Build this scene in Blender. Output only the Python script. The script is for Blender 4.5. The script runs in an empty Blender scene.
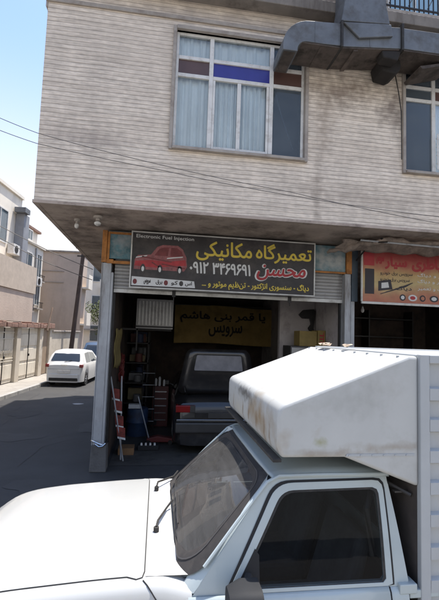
import bpy, bmesh, math, random
from mathutils import Vector, Matrix
random.seed(7)
R = math.radians
S = bpy.context.scene
COL = S.collection

# ------------------------------------------------------------------ materials
def mat(name, col, rough=.6, metal=0., var=.12, vs=3., bump=0., bs=40., dirt=None, ds=2.5, da=.5, dth=.5,
        streak=False, coat=0., spec=.5, emit=None, extra=None):
    m = bpy.data.materials.new(name); m.use_nodes = True
    nt = m.node_tree; N = nt.nodes; Lk = nt.links
    b = N['Principled BSDF']
    b.inputs['Roughness'].default_value = rough
    b.inputs['Metallic'].default_value = metal
    b.inputs['Coat Weight'].default_value = coat
    b.inputs['Coat Roughness'].default_value = .06
    b.inputs['Specular IOR Level'].default_value = spec
    tc = N.new('ShaderNodeTexCoord')
    n1 = N.new('ShaderNodeTexNoise'); n1.inputs['Scale'].default_value = vs; n1.inputs['Detail'].default_value = 6
    n1.inputs['Roughness'].default_value = .65
    Lk.new(tc.outputs['Object'], n1.inputs['Vector'])
    mr = N.new('ShaderNodeMapRange')
    mr.inputs['From Min'].default_value = .3; mr.inputs['From Max'].default_value = .7
    mr.inputs['To Min'].default_value = 1 - var; mr.inputs['To Max'].default_value = 1 + var * .6
    Lk.new(n1.outputs['Fac'], mr.inputs['Value'])
    mx = N.new('ShaderNodeMix'); mx.data_type = 'RGBA'; mx.blend_type = 'MULTIPLY'
    mx.inputs[0].default_value = 1
    mx.inputs[6].default_value = (*col, 1)
    Lk.new(mr.outputs[0], mx.inputs[7])
    out = mx.outputs[2]
    if dirt:
        mp = N.new('ShaderNodeMapping')
        mp.inputs['Scale'].default_value = (1, 1, .18) if streak else (1, 1, 1)
        mp.inputs['Location'].default_value = (3.1, 7.7, 1.3)
        Lk.new(tc.outputs['Object'], mp.inputs['Vector'])
        n2 = N.new('ShaderNodeTexNoise'); n2.inputs['Scale'].default_value = ds; n2.inputs['Detail'].default_value = 9
        n2.inputs['Roughness'].default_value = .7
        Lk.new(mp.outputs[0], n2.inputs['Vector'])
        r2 = N.new('ShaderNodeMapRange')
        r2.inputs['From Min'].default_value = dth; r2.inputs['From Max'].default_value = dth + .18
        r2.inputs['To Min'].default_value = 0; r2.inputs['To Max'].default_value = da
        Lk.new(n2.outputs['Fac'], r2.inputs['Value'])
        m2 = N.new('ShaderNodeMix'); m2.data_type = 'RGBA'
        Lk.new(r2.outputs[0], m2.inputs[0]); Lk.new(out, m2.inputs[6]); m2.inputs[7].default_value = (*dirt, 1)
        out = m2.outputs[2]
        rr = N.new('ShaderNodeMapRange'); rr.inputs['To Min'].default_value = rough
        rr.inputs['To Max'].default_value = min(1, rough + .35)
        Lk.new(r2.outputs[0], rr.inputs['Value']); Lk.new(rr.outputs[0], b.inputs['Roughness'])
    if extra: out = extra(nt, tc, out)
    Lk.new(out, b.inputs['Base Color'])
    if bump:
        n3 = N.new('ShaderNodeTexNoise'); n3.inputs['Scale'].default_value = bs; n3.inputs['Detail'].default_value = 6
        Lk.new(tc.outputs['Object'], n3.inputs['Vector'])
        bp = N.new('ShaderNodeBump'); bp.inputs['Strength'].default_value = bump; bp.inputs['Distance'].default_value = .02
        Lk.new(n3.outputs['Fac'], bp.inputs['Height']); Lk.new(bp.outputs[0], b.inputs['Normal'])
    if emit:
        b.inputs['Emission Color'].default_value = (*emit[0], 1); b.inputs['Emission Strength'].default_value = emit[1]
    return m

def blob(center, radii, col, amount=.8, ns=9.):
    """a stain with its own place on the object: noisy ellipsoid mask in object space"""
    def f(nt, tc, src):
        N = nt.nodes; Lk = nt.links
        mp = N.new('ShaderNodeMapping')
        mp.vector_type = 'POINT'
        mp.inputs['Scale'].default_value = tuple(1 / r for r in radii)
        mp.inputs['Location'].default_value = tuple(-c / r for c, r in zip(center, radii))
        Lk.new(tc.outputs['Object'], mp.inputs['Vector'])
        ln = N.new('ShaderNodeVectorMath'); ln.operation = 'LENGTH'; Lk.new(mp.outputs[0], ln.inputs[0])
        nz = N.new('ShaderNodeTexNoise'); nz.inputs['Scale'].default_value = ns; nz.inputs['Detail'].default_value = 8
        Lk.new(tc.outputs['Object'], nz.inputs['Vector'])
        ad = N.new('ShaderNodeMath'); ad.operation = 'MULTIPLY_ADD'; ad.inputs[1].default_value = -2.2
        Lk.new(nz.outputs['Fac'], ad.inputs[0]); ad.inputs[2].default_value = 2.0
        sm = N.new('ShaderNodeMath'); sm.operation = 'ADD'; Lk.new(ad.outputs[0], sm.inputs[0]); Lk.new(ln.outputs['Value'], sm.inputs[1])
        mr = N.new('ShaderNodeMapRange'); mr.inputs['From Min'].default_value = .9; mr.inputs['From Max'].default_value = 1.9
        mr.inputs['To Min'].default_value = amount; mr.inputs['To Max'].default_value = 0
        Lk.new(sm.outputs[0], mr.inputs['Value'])
        m2 = N.new('ShaderNodeMix'); m2.data_type = 'RGBA'
        Lk.new(mr.outputs[0], m2.inputs[0]); Lk.new(src, m2.inputs[6]); m2.inputs[7].default_value = (*col, 1)
        return m2.outputs[2]
    return f
def chain(*fs):
    def f(nt, tc, src):
        for g in fs: src = g(nt, tc, src)
        return src
    return f

def glass(name, tint=(.6, .65, .66), dust=0., ior=1.42, dustcol=(.45, .42, .38), rough=.02, reflection_streaks=False):
    m = bpy.data.materials.new(name); m.use_nodes = True
    nt = m.node_tree; N = nt.nodes; Lk = nt.links
    for n in list(N):
        if n.type != 'OUTPUT_MATERIAL': N.remove(n)
    out = [n for n in N if n.type == 'OUTPUT_MATERIAL'][0]
    tr = N.new('ShaderNodeBsdfTransparent'); tr.inputs[0].default_value = (*tint, 1)
    gl = N.new('ShaderNodeBsdfGlossy'); gl.inputs['Roughness'].default_value = rough
    fr = N.new('ShaderNodeFresnel'); fr.inputs[0].default_value = ior
    mx = N.new('ShaderNodeMixShader'); Lk.new(fr.outputs[0], mx.inputs[0]); Lk.new(tr.outputs[0], mx.inputs[1]); Lk.new(gl.outputs[0], mx.inputs[2])
    last = mx.outputs[0]
    if dust:
        df = N.new('ShaderNodeBsdfDiffuse'); df.inputs[0].default_value = (*dustcol, 1)
        tc = N.new('ShaderNodeTexCoord'); mp = N.new('ShaderNodeMapping')
        mp.inputs['Rotation'].default_value = (R(20), R(40), R(35)) if reflection_streaks else (0, 0, 0)
        mp.inputs['Scale'].default_value = (5, .8, 1.2) if reflection_streaks else (1, 1, 1)
        nz = N.new('ShaderNodeTexNoise'); nz.inputs['Scale'].default_value = 4 if reflection_streaks else 3; nz.inputs['Detail'].default_value = 12
        nz.inputs['Roughness'].default_value = .7
        Lk.new(tc.outputs['Object'], mp.inputs[0]); Lk.new(mp.outputs[0], nz.inputs['Vector'])
        mr = N.new('ShaderNodeMapRange'); mr.inputs['From Min'].default_value = .32; mr.inputs['From Max'].default_value = .72
        mr.inputs['To Min'].default_value = dust * .55; mr.inputs['To Max'].default_value = dust
        Lk.new(nz.outputs['Fac'], mr.inputs['Value'])
        m2 = N.new('ShaderNodeMixShader'); Lk.new(mr.outputs[0], m2.inputs[0]); Lk.new(last, m2.inputs[1]); Lk.new(df.outputs[0], m2.inputs[2])
        last = m2.outputs[0]
    Lk.new(last, out.inputs[0])
    return m

def strip_wall(name, c1, c2, mortar, row=.066, width=200, stains=None, grime=(.19, .165, .15), gamount=.45):
    """split-stone strips laid in courses"""
    m = bpy.data.materials.new(name); m.use_nodes = True
    nt = m.node_tree; N = nt.nodes; Lk = nt.links; b = N['Principled BSDF']
    b.inputs['Roughness'].default_value = .85
    tc = N.new('ShaderNodeTexCoord'); sp = N.new('ShaderNodeSeparateXYZ'); Lk.new(tc.outputs['Object'], sp.inputs[0])
    nw = N.new('ShaderNodeTexNoise'); nw.inputs['Scale'].default_value = 1.1; nw.inputs['Detail'].default_value = 3
    Lk.new(tc.outputs['Object'], nw.inputs['Vector'])
    wz = N.new('ShaderNodeMath'); wz.operation = 'MULTIPLY_ADD'; wz.inputs[1].default_value = .045
    Lk.new(nw.outputs['Fac'], wz.inputs[0]); Lk.new(sp.outputs['Z'], wz.inputs[2])
    ax = N.new('ShaderNodeMath'); ax.operation = 'ADD'; Lk.new(sp.outputs['X'], ax.inputs[0]); Lk.new(sp.outputs['Y'], ax.inputs[1])
    cb = N.new('ShaderNodeCombineXYZ'); ax2 = N.new('ShaderNodeMath'); ax2.operation = 'ADD'; ax2.inputs[1].default_value = 70; Lk.new(ax.outputs[0], ax2.inputs[0]); Lk.new(ax2.outputs[0], cb.inputs[0]); Lk.new(wz.outputs[0], cb.inputs[1])
    br = N.new('ShaderNodeTexBrick'); br.inputs['Scale'].default_value = 1
    br.inputs['Brick Width'].default_value = width; br.inputs['Row Height'].default_value = row
    br.inputs['Mortar Size'].default_value = .006; br.inputs['Mortar Smooth'].default_value = .6; br.inputs['Bias'].default_value = 0
    br.offset = .37; br.offset_frequency = 3; br.squash = 1.4; br.squash_frequency = 5
    br.inputs['Color1'].default_value = (*c1, 1); br.inputs['Color2'].default_value = (*c2, 1); br.inputs['Mortar'].default_value = (*mortar, 1)
    Lk.new(cb.outputs[0], br.inputs['Vector'])
    n2 = N.new('ShaderNodeTexNoise'); n2.inputs['Scale'].default_value = 2.0; n2.inputs['Detail'].default_value = 10; n2.inputs['Roughness'].default_value = .7
    mp = N.new('ShaderNodeMapping'); mp.inputs['Scale'].default_value = (1, 1, .35); Lk.new(tc.outputs['Object'], mp.inputs[0]); Lk.new(mp.outputs[0], n2.inputs['Vector'])
    r2 = N.new('ShaderNodeMapRange'); r2.inputs['From Min'].default_value = .42; r2.inputs['From Max'].default_value = .75
    r2.inputs['To Max'].default_value = gamount*.75; Lk.new(n2.outputs['Fac'], r2.inputs['Value'])
    m2 = N.new('ShaderNodeMix'); m2.data_type = 'RGBA'; Lk.new(r2.outputs[0], m2.inputs[0]); Lk.new(br.outputs['Color'], m2.inputs[6])
    m2.inputs[7].default_value = (*grime, 1)
    n4 = N.new('ShaderNodeTexNoise'); n4.inputs['Scale'].default_value = 26; n4.inputs['Detail'].default_value = 5
    mp4 = N.new('ShaderNodeMapping'); mp4.inputs['Scale'].default_value = (.35, 1, 1.2); Lk.new(tc.outputs['Object'], mp4.inputs[0]); Lk.new(mp4.outputs[0], n4.inputs['Vector'])
    r4 = N.new('ShaderNodeMapRange'); r4.inputs['From Min'].default_value = .3; r4.inputs['From Max'].default_value = .7
    r4.inputs['To Min'].default_value = .82; r4.inputs['To Max'].default_value = 1.12; Lk.new(n4.outputs['Fac'], r4.inputs['Value'])
    m4 = N.new('ShaderNodeMix'); m4.data_type = 'RGBA'; m4.blend_type = 'MULTIPLY'; m4.inputs[0].default_value = 1
    Lk.new(m2.outputs[2], m4.inputs[6]); Lk.new(r4.outputs[0], m4.inputs[7])
    nr = N.new('ShaderNodeTexNoise'); nr.inputs['Scale'].default_value = 1; nr.inputs['Detail'].default_value = 2
    cr_ = N.new('ShaderNodeMapping'); cr_.inputs['Scale'].default_value = (1.3, 17, 1); Lk.new(cb.outputs[0], cr_.inputs[0]); Lk.new(cr_.outputs[0], nr.inputs['Vector'])
    r5 = N.new('ShaderNodeMapRange'); r5.inputs['From Min'].default_value = .3; r5.inputs['From Max'].default_value = .7; r5.inputs['To Min'].default_value = .86; r5.inputs['To Max'].default_value = 1.10
    Lk.new(nr.outputs['Fac'], r5.inputs['Value'])
    m5 = N.new('ShaderNodeMix'); m5.data_type = 'RGBA'; m5.blend_type = 'MULTIPLY'; m5.inputs[0].default_value = 1; Lk.new(m4.outputs[2], m5.inputs[6]); Lk.new(r5.outputs[0], m5.inputs[7])
    src = m5.outputs[2]
    if stains: src = stains(nt, tc, src)
    Lk.new(src, b.inputs['Base Color'])
    hm = N.new('ShaderNodeMath'); hm.operation = 'MULTIPLY_ADD'; hm.inputs[1].default_value = -1.0
    Lk.new(br.outputs['Fac'], hm.inputs[0]); Lk.new(n4.outputs['Fac'], hm.inputs[2])
    bp = N.new('ShaderNodeBump'); bp.inputs['Strength'].default_value = .7; bp.inputs['Distance'].default_value = .008
    Lk.new(hm.outputs[0], bp.inputs['Height']); Lk.new(bp.outputs[0], b.inputs['Normal'])
    return m

# ------------------------------------------------------------------ geometry helpers
class MB:
    def __init__(s): s.bm = bmesh.new()
    def box(s, x0, x1, y0, y1, z0, z1, rz=0, c=None):
        v = [s.bm.verts.new((x, y, z)) for x in (x0, x1) for y in (y0, y1) for z in (z0, z1)]
        for f in ((0,1,3,2),(4,6,7,5),(0,4,5,1),(2,3,7,6),(0,2,6,4),(1,5,7,3)): s.bm.faces.new([v[i] for i in f])
        if rz:
            c = c or ((x0+x1)/2, (y0+y1)/2, 0)
            bmesh.ops.rotate(s.bm, verts=v, cent=c, matrix=Matrix.Rotation(rz, 3, 'Z'))
        return v
    def prism(s, poly, axis, a0, a1):
        """poly of (p,q): axis 'y' -> (x,z), 'x' -> (y,z), 'z' -> (x,y)"""
        def P(p, q, a): return {'y': (p, a, q), 'x': (a, p, q), 'z': (p, q, a)}[axis]
        A = [s.bm.verts.new(P(p, q, a0)) for p, q in poly]; B = [s.bm.verts.new(P(p, q, a1)) for p, q in poly]
        n = len(poly); s.bm.faces.new(A); s.bm.faces.new(B[::-1])
        for i in range(n): s.bm.faces.new((A[i], B[i], B[(i+1) % n], A[(i+1) % n]))
        return A + B
    def cyl(s, p0, p1, r0, r1=None, n=16, cap=True):
        r1 = r0 if r1 is None else r1
        p0 = Vector(p0); p1 = Vector(p1); d = (p1-p0).normalized()
        a = d.orthogonal().normalized(); b = d.cross(a)
        A = [s.bm.verts.new(p0+(a*math.cos(t)+b*math.sin(t))*r0) for t in [2*math.pi*i/n for i in range(n)]]
        B = [s.bm.verts.new(p1+(a*math.cos(t)+b*math.sin(t))*r1) for t in [2*math.pi*i/n for i in range(n)]]
        for i in range(n): s.bm.faces.new((A[i], A[(i+1) % n], B[(i+1) % n], B[i]))
        if cap: s.bm.faces.new(A[::-1]); s.bm.faces.new(B)
    def tube(s, pts, r, n=8, rf=None):
        pts = [Vector(p) for p in pts]; rings = []
        up = Vector((0, 0, 1))
        for i, p in enumerate(pts):
            d = (pts[min(i+1, len(pts)-1)] - pts[max(i-1, 0)]).normalized()
            a = d.cross(up)
            if a.length < .05: a = d.cross(Vector((0, 1, 0)))
            a.normalize(); b = a.cross(d)
            rr = rf(i) if rf else r
            rings.append([s.bm.verts.new(p + (a*math.cos(2*math.pi*k/n) + b*math.sin(2*math.pi*k/n))*rr) for k in range(n)])
        for A, B in zip(rings, rings[1:]):
            for k in range(n): s.bm.faces.new((A[k], A[(k+1) % n], B[(k+1) % n], B[k]))
        s.bm.faces.new(rings[0][::-1]); s.bm.faces.new(rings[-1])
    def grid(s, f, us, vs):
        V = [[s.bm.verts.new(f(u, v)) for v in vs] for u in us]
        for i in range(len(us)-1):
            for j in range(len(vs)-1): s.bm.faces.new((V[i][j], V[i+1][j], V[i+1][j+1], V[i][j+1]))
        return V
    def face(s, pts): s.bm.faces.new([s.bm.verts.new(p) for p in pts])
    def ring(s, A, B):
        a = [s.bm.verts.new(p) for p in A]; b = [s.bm.verts.new(p) for p in B]; n = len(a)
        for i in range(n): s.bm.faces.new((a[i], a[(i+1) % n], b[(i+1) % n], b[i]))
    def patch(s, surf, outline, rings=6, c=None):
        """filled outline (u,v points) laid on surf(u,v)"""
        n = len(outline)
        c = c or (sum(p[0] for p in outline)/n, sum(p[1] for p in outline)/n)
        R_ = []
        for k in range(1, rings+1):
            t = k/rings
            R_.append([s.bm.verts.new(surf(c[0]+(p[0]-c[0])*t, c[1]+(p[1]-c[1])*t)) for p in outline])
        cv = s.bm.verts.new(surf(*c))
        for i in range(n): s.bm.faces.new((cv, R_[0][i], R_[0][(i+1) % n]))
        for A, B in zip(R_, R_[1:]):
            for i in range(n): s.bm.faces.new((A[i], B[i], B[(i+1) % n], A[(i+1) % n]))
    def build(s, name, m, parent=None, smooth=False, bevel=0., solid=0., loc=None, sharp=40, seg=2, fixn=True):
        bm = s.bm
        if fixn: bmesh.ops.recalc_face_normals(bm, faces=bm.faces)
        org = Vector((0, 0, 0))
        if parent is not None and parent.get('abs_'): org = Vector(parent.location)
        if loc is not None: org = Vector(loc)
        bmesh.ops.translate(bm, verts=bm.verts, vec=-org)
        me = bpy.data.meshes.new(name); bm.to_mesh(me); bm.free()
        o = bpy.data.objects.new(name, me); COL.objects.link(o)
        me.materials.append(m)
        if smooth:
            me.polygons.foreach_set('use_smooth', [True]*len(me.polygons))
            me.set_sharp_from_angle(angle=R(sharp))
        if parent is not None: 
            o.parent = parent
        if loc is not None: o.location = loc
        if solid:
            q = o.modifiers.new('solid', 'SOLIDIFY'); q.thickness = solid; q.offset = -1
        if bevel:
            q = o.modifiers.new('bevel', 'BEVEL'); q.width = bevel; q.segments = seg; q.limit_method = 'ANGLE'; q.angle_limit = R(30)
        return o
def tag(o, label, cat, group=None):
    o['label'] = label; o['category'] = cat
    if group: o['group'] = group
    return o
def struct(o, kind='structure'): o['kind'] = kind; return o
ROOTS = []
def root(name, loc, label, cat, group=None, rz=0, absolute=True):
    """Empty at the base of a thing; absolute: its parts are modelled in world metres"""
    o = bpy.data.objects.new(name, None); COL.objects.link(o); o.location = loc; o.rotation_euler = (0, 0, rz)
    o.empty_display_size = .1
    if absolute: o['abs_'] = 1
    ROOTS.append(o)
    return tag(o, label, cat, group)
def sub(o, ob):
    """make ob a sub-part of part o (same frame)"""
    ob.parent = o; return ob

def rrect(x0, x1, y0, y1, r, n=5):
    P = []
    for cx, cy, a in ((x1-r, y1-r, 0), (x0+r, y1-r, 90), (x0+r, y0+r, 180), (x1-r, y0+r, 270)):
        for k in range(n+1):
            t = R(a+90*k/n); P.append((cx+r*math.cos(t), cy+r*math.sin(t)))
    return P

# ------------------------------------------------------------------ writing
_F = {'ا': 'FE8D FE8E', 'ب': 'FE8F FE90 FE91 FE92', 'پ': 'FB56 FB57 FB58 FB59', 'ت': 'FE95 FE96 FE97 FE98', 'ج': 'FE9D FE9E FE9F FEA0',
      'ح': 'FEA1 FEA2 FEA3 FEA4', 'خ': 'FEA5 FEA6 FEA7 FEA8', 'د': 'FEA9 FEAA', 'ر': 'FEAD FEAE', 'ز': 'FEAF FEB0', 'ژ': 'FB8A FB8B',
      'س': 'FEB1 FEB2 FEB3 FEB4', 'ش': 'FEB5 FEB6 FEB7 FEB8', 'ع': 'FEC9 FECA FECB FECC', 'ط': 'FEC1 FEC2 FEC3 FEC4', 'ف': 'FED1 FED2 FED3 FED4',
      'ق': 'FED5 FED6 FED7 FED8', 'ک': 'FB8E FB8F FB90 FB91', 'گ': 'FB92 FB93 FB94 FB95', 'ل': 'FEDD FEDE FEDF FEE0', 'م': 'FEE1 FEE2 FEE3 FEE4',
      'ن': 'FEE5 FEE6 FEE7 FEE8', 'ه': 'FEE9 FEEA FEEB FEEC', 'و': 'FEED FEEE', 'ی': 'FBFC FBFD FBFE FBFF', 'ص': 'FEB9 FEBA FEBB FEBC'}
def shape(t):
    out = []
    for i, ch in enumerate(t):
        f = _F.get(ch)
        if not f: out.append(ch); continue
        f = [chr(int(x, 16)) for x in f.split()]
        pj = i > 0 and t[i-1] in _F and len(_F[t[i-1]].split()) == 4
        nj = len(f) == 4 and i+1 < len(t) and t[i+1] in _F
        out.append(f[3] if pj and nj else f[1] if pj else f[2] if nj else f[0])
    return ''.join(reversed(out))
def fill_outlines(wm, name):
    # glyph contours -> triangles, kept where the winding number is not zero
    from mathutils.geometry import delaunay_2d_cdt
    P_ = [Vector((v.co.x, v.co.y)) for v in wm.vertices]; nxt = {}
    for e in wm.edges:
        i, j = e.vertices; nxt.setdefault(i, []).append(j); nxt.setdefault(j, []).append(i)
    seen = set(); loops = []
    for i in range(len(P_)):
        if i in seen or i not in nxt: continue
        L_ = [i]; seen.add(i); cur = min(nxt[i]) if (i+1) not in nxt[i] else i+1
        while cur not in seen:
            L_.append(cur); seen.add(cur); q = [k for k in nxt[cur] if k not in seen]
            if not q: break
            cur = q[0]
        loops.append(L_)
    boxes = [(min(P_[k].x for k in L_), max(P_[k].x for k in L_), min(P_[k].y for k in L_), max(P_[k].y for k in L_)) for L_ in loops]
    E_ = [(L_[k-1], L_[k]) for L_ in loops for k in range(len(L_))]
    vs, es, fs, _, _, _ = delaunay_2d_cdt(P_, E_, [], 0, 1e-5)
    out = []
    for f in fs:
        c_ = sum((vs[k] for k in f), Vector((0, 0)))/len(f); wn = 0
        for L_, bx in zip(loops, boxes):
            if not (bx[0] <= c_.x <= bx[1] and bx[2] <= c_.y <= bx[3]): continue
            for k in range(len(L_)):
                a_, d_ = P_[L_[k-1]], P_[L_[k]]
                if (a_.y <= c_.y) != (d_.y <= c_.y):
                    t = (c_.y-a_.y)/(d_.y-a_.y)
                    if a_.x+t*(d_.x-a_.x) > c_.x: wn += 1 if d_.y > a_.y else -1
        if wn: out.append(list(f))
    me = bpy.data.meshes.new(name); me.from_pydata([(v.x, v.y, 0) for v in vs], [], out); me.update()
    bpy.data.meshes.remove(wm)
    bmx = bmesh.new(); bmx.from_mesh(me); bmesh.ops.delete(bmx, geom=[v for v in bmx.verts if not v.link_faces], context='VERTS'); bmx.to_mesh(me); bmx.free()
    return me
def text(body, m, parent, x0, x1, z0, z1, y, bold=.0, name='lettering', rtl=True, shear=0.):
    """flat lettering fitted into x0..x1, z0..z1 on a plane facing -Y at y"""
    c = bpy.data.curves.new(name, 'FONT'); c.body = shape(body) if rtl else body; c.fill_mode = 'NONE'
    c.resolution_u = 2; c.shear = shear
    o = bpy.data.objects.new(name, c); COL.objects.link(o)
    dg = bpy.context.evaluated_depsgraph_get(); dg.update()
    wm = bpy.data.meshes.new_from_object(o.evaluated_get(dg))
    bpy.data.objects.remove(o); bpy.data.curves.remove(c)
    me = fill_outlines(wm, name)
    xs = [v.co.x for v in me.vertices]; ys = [v.co.y for v in me.vertices]
    if not xs: return None
    sx = (x1-x0)/(max(xs)-min(xs)); sz = (z1-z0)/(max(ys)-min(ys)); mx, mz = min(xs), min(ys)
    org = Vector(parent.location)
    for v in me.vertices:
        v.co = Vector((x0+(v.co.x-mx)*sx, y-v.co.z, z0+(v.co.y-mz)*sz)) - org
    if bold:
        bmx = bmesh.new(); d = bold*.38*(z1-z0)/.3
        for i, (ex, ez) in enumerate(((0, 0), (1, 0), (-1, 0), (0, 1), (0, -1), (.7, .7), (-.7, -.7), (.7, -.7), (-.7, .7))):
            n0 = len(bmx.verts); bmx.from_mesh(me); bmx.verts.ensure_lookup_table()
            for v in bmx.verts[n0:]: v.co += Vector((ex*d, -.00012*i, ez*d))
        bmx.to_mesh(me); bmx.free()
    me.materials.clear(); me.materials.append(m)
    o = bpy.data.objects.new(name, me); COL.objects.link(o); o.parent = parent
    return o
def flat(poly, m, parent, y, name, t=.0015):
    b = MB(); b.prism(poly, 'y', y-t, y); return b.build(name, m, parent)

# ------------------------------------------------------------------ palette
M = {}
M['asphalt'] = mat('asphalt', (.040, .039, .038), .85, var=.25, vs=1.2, bump=.25, bs=120, dirt=(.06, .058, .055), ds=.8, da=.5, dth=.48)
M['road_stain'] = mat('road_stain', (.033, .032, .031), .75, var=.3, vs=3)
M['road_patch'] = mat('road_patch', (.043, .042, .041), .9, var=.2, vs=5, bump=.3, bs=90)
M['paving'] = mat('paving', (.30, .28, .25), .9, var=.2, vs=2, bump=.3, bs=30, dirt=(.2, .18, .16), da=.6)
M['kerb'] = mat('kerb', (.33, .32, .3), .9, var=.25, vs=4, bump=.3, bs=30)
M['oil_floor'] = mat('oil_floor', (.07, .066, .06), .7, var=.3, vs=2, dirt=(.02, .018, .016), da=.8, ds=1.5)
def duct_stain_and_tone(nt, tc, s):
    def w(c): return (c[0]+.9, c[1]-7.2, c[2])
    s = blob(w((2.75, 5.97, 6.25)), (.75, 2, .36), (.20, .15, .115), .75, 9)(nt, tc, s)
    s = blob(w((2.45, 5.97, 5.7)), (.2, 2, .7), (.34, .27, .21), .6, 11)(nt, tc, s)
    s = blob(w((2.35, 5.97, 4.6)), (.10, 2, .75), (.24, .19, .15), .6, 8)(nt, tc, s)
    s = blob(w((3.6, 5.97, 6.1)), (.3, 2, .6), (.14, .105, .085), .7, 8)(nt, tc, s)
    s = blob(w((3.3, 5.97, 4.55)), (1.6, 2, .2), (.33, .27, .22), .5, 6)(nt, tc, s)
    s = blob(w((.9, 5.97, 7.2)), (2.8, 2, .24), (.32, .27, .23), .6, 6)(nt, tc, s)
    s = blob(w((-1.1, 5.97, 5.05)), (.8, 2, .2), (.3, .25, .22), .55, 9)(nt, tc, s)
    s = blob(w((-.4, 5.97, 6.6)), (1.3, 2, .7), (.50, .43, .36), .4, 4)(nt, tc, s)  # broad darker tone over the upper left of the facade
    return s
M['stone_strip'] = strip_wall('stone_strip', (.78, .68, .565), (.72, .62, .51), (.48, .40, .32), stains=duct_stain_and_tone)
M['stone_trim'] = mat('stone_trim', (.36, .32, .28), .8, var=.2, vs=6, bump=.15, bs=50, dirt=(.16, .12, .1), da=.6)
M['soffit'] = mat('soffit', (.44, .36, .30), .9, var=.25, vs=1.6, bump=.3, bs=18, dirt=(.09, .07, .06), ds=1.6, da=.75, dth=.46)
M['slab'] = mat('slab', (.22, .195, .17), .85, var=.25, vs=3, dirt=(.09, .075, .065), ds=3, da=.8, streak=True)
M['render_wall'] = mat('render_wall', (.2, .185, .17), .9, var=.2, vs=2, bump=.2, bs=20, dirt=(.06, .05, .045), ds=1.2, da=.8)
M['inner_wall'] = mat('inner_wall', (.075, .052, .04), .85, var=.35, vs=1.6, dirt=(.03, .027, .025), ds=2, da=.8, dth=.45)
M['pale_wall'] = mat('pale_wall', (.40, .36, .345), .8, var=.15, vs=2, dirt=(.12, .1, .09), ds=2.5, da=.6, dth=.52)
M['dark_steel'] = mat('dark_steel', (.035, .033, .032), .5, .6, var=.3, vs=8)
M['black'] = mat('black', (.012, .012, .013), .75, var=.2)
M['black_rubber'] = mat('black_rubber', (.022, .021, .02), .75, var=.3, vs=12, dirt=(.09, .08, .07), ds=14, da=.5)
M['gasket'] = mat('gasket', (.03, .027, .026), .8, var=.3, vs=12, dirt=(.07, .062, .056), ds=9, da=.5)
M['post_paint'] = mat('post_paint', (.36, .37, .38), .5, .2, var=.15, vs=4, dirt=(.14, .11, .085), ds=5, da=.7, dth=.52, streak=True)
M['post_base'] = mat('post_base', (.12, .115, .11), .9, var=.25, vs=5, bump=.4, bs=30, dirt=(.05, .045, .04), da=.7)
M['orange'] = mat('orange', (.42, .17, .04), .7, var=.3, vs=7, dirt=(.12, .06, .03), ds=7, da=.6)
def mural_mix(nt, tc, s):
    s = blob((.3, 0, 3.9), (.3, 2, .25), (.35, .36, .36), .7, 8)(nt, tc, s)
    return blob((4.0, 0, 3.75), (.6, 2, .3), (.42, .42, .4), .85, 8)(nt, tc, s)
M['mural'] = mat('mural', (.09, .19, .22), .7, var=.5, vs=6, dirt=(.32, .33, .32), ds=7, da=.55, dth=.5, extra=mural_mix)
M['shutter'] = mat('shutter', (.37, .36, .345), .5, .3, var=.12, vs=3, dirt=(.14, .12, .1), ds=3, da=.6, dth=.5, streak=True)
M['shutter_rail'] = mat('shutter_rail', (.55, .54, .5), .5, .2, var=.15, vs=5, dirt=(.2, .17, .14), ds=6, da=.5)
M['galv'] = mat('galv', (.14, .15, .16), .5, .2, var=.3, vs=2.2, bump=.1, bs=6, dirt=(.07, .066, .064), ds=3, da=.6, dth=.48)
M['duct_under'] = mat('duct_under', (.10, .08, .068), .85, .1, var=.4, vs=4, dirt=(.03, .024, .02), ds=4, da=.9, dth=.46)
M['duct_mouth'] = mat('duct_mouth', (.02, .017, .015), .9, var=.4, vs=6)
M['frame_white'] = mat('frame_white', (.66, .65, .62), .5, var=.12, vs=6, dirt=(.3, .26, .22), ds=8, da=.5)
M['curtain'] = mat('curtain', (.84, .90, .94), .9, var=.1, vs=2)
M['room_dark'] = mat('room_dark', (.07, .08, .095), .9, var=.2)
M['pane_blue'] = mat('pane_blue', (.035, .035, .22), .25, var=.15)
M['pane_brown'] = mat('pane_brown', (.10, .055, .045), .3, var=.2)
M['window_glass'] = glass('window_glass', (.96, .98, .98), .04, dustcol=(.5, .5, .5))
M['window_glass_dark'] = glass('window_glass_dark', (.6, .68, .76), .42, dustcol=(.20, .235, .265))
M['wire'] = mat('wire', (.11, .1, .09), .6)
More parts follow.
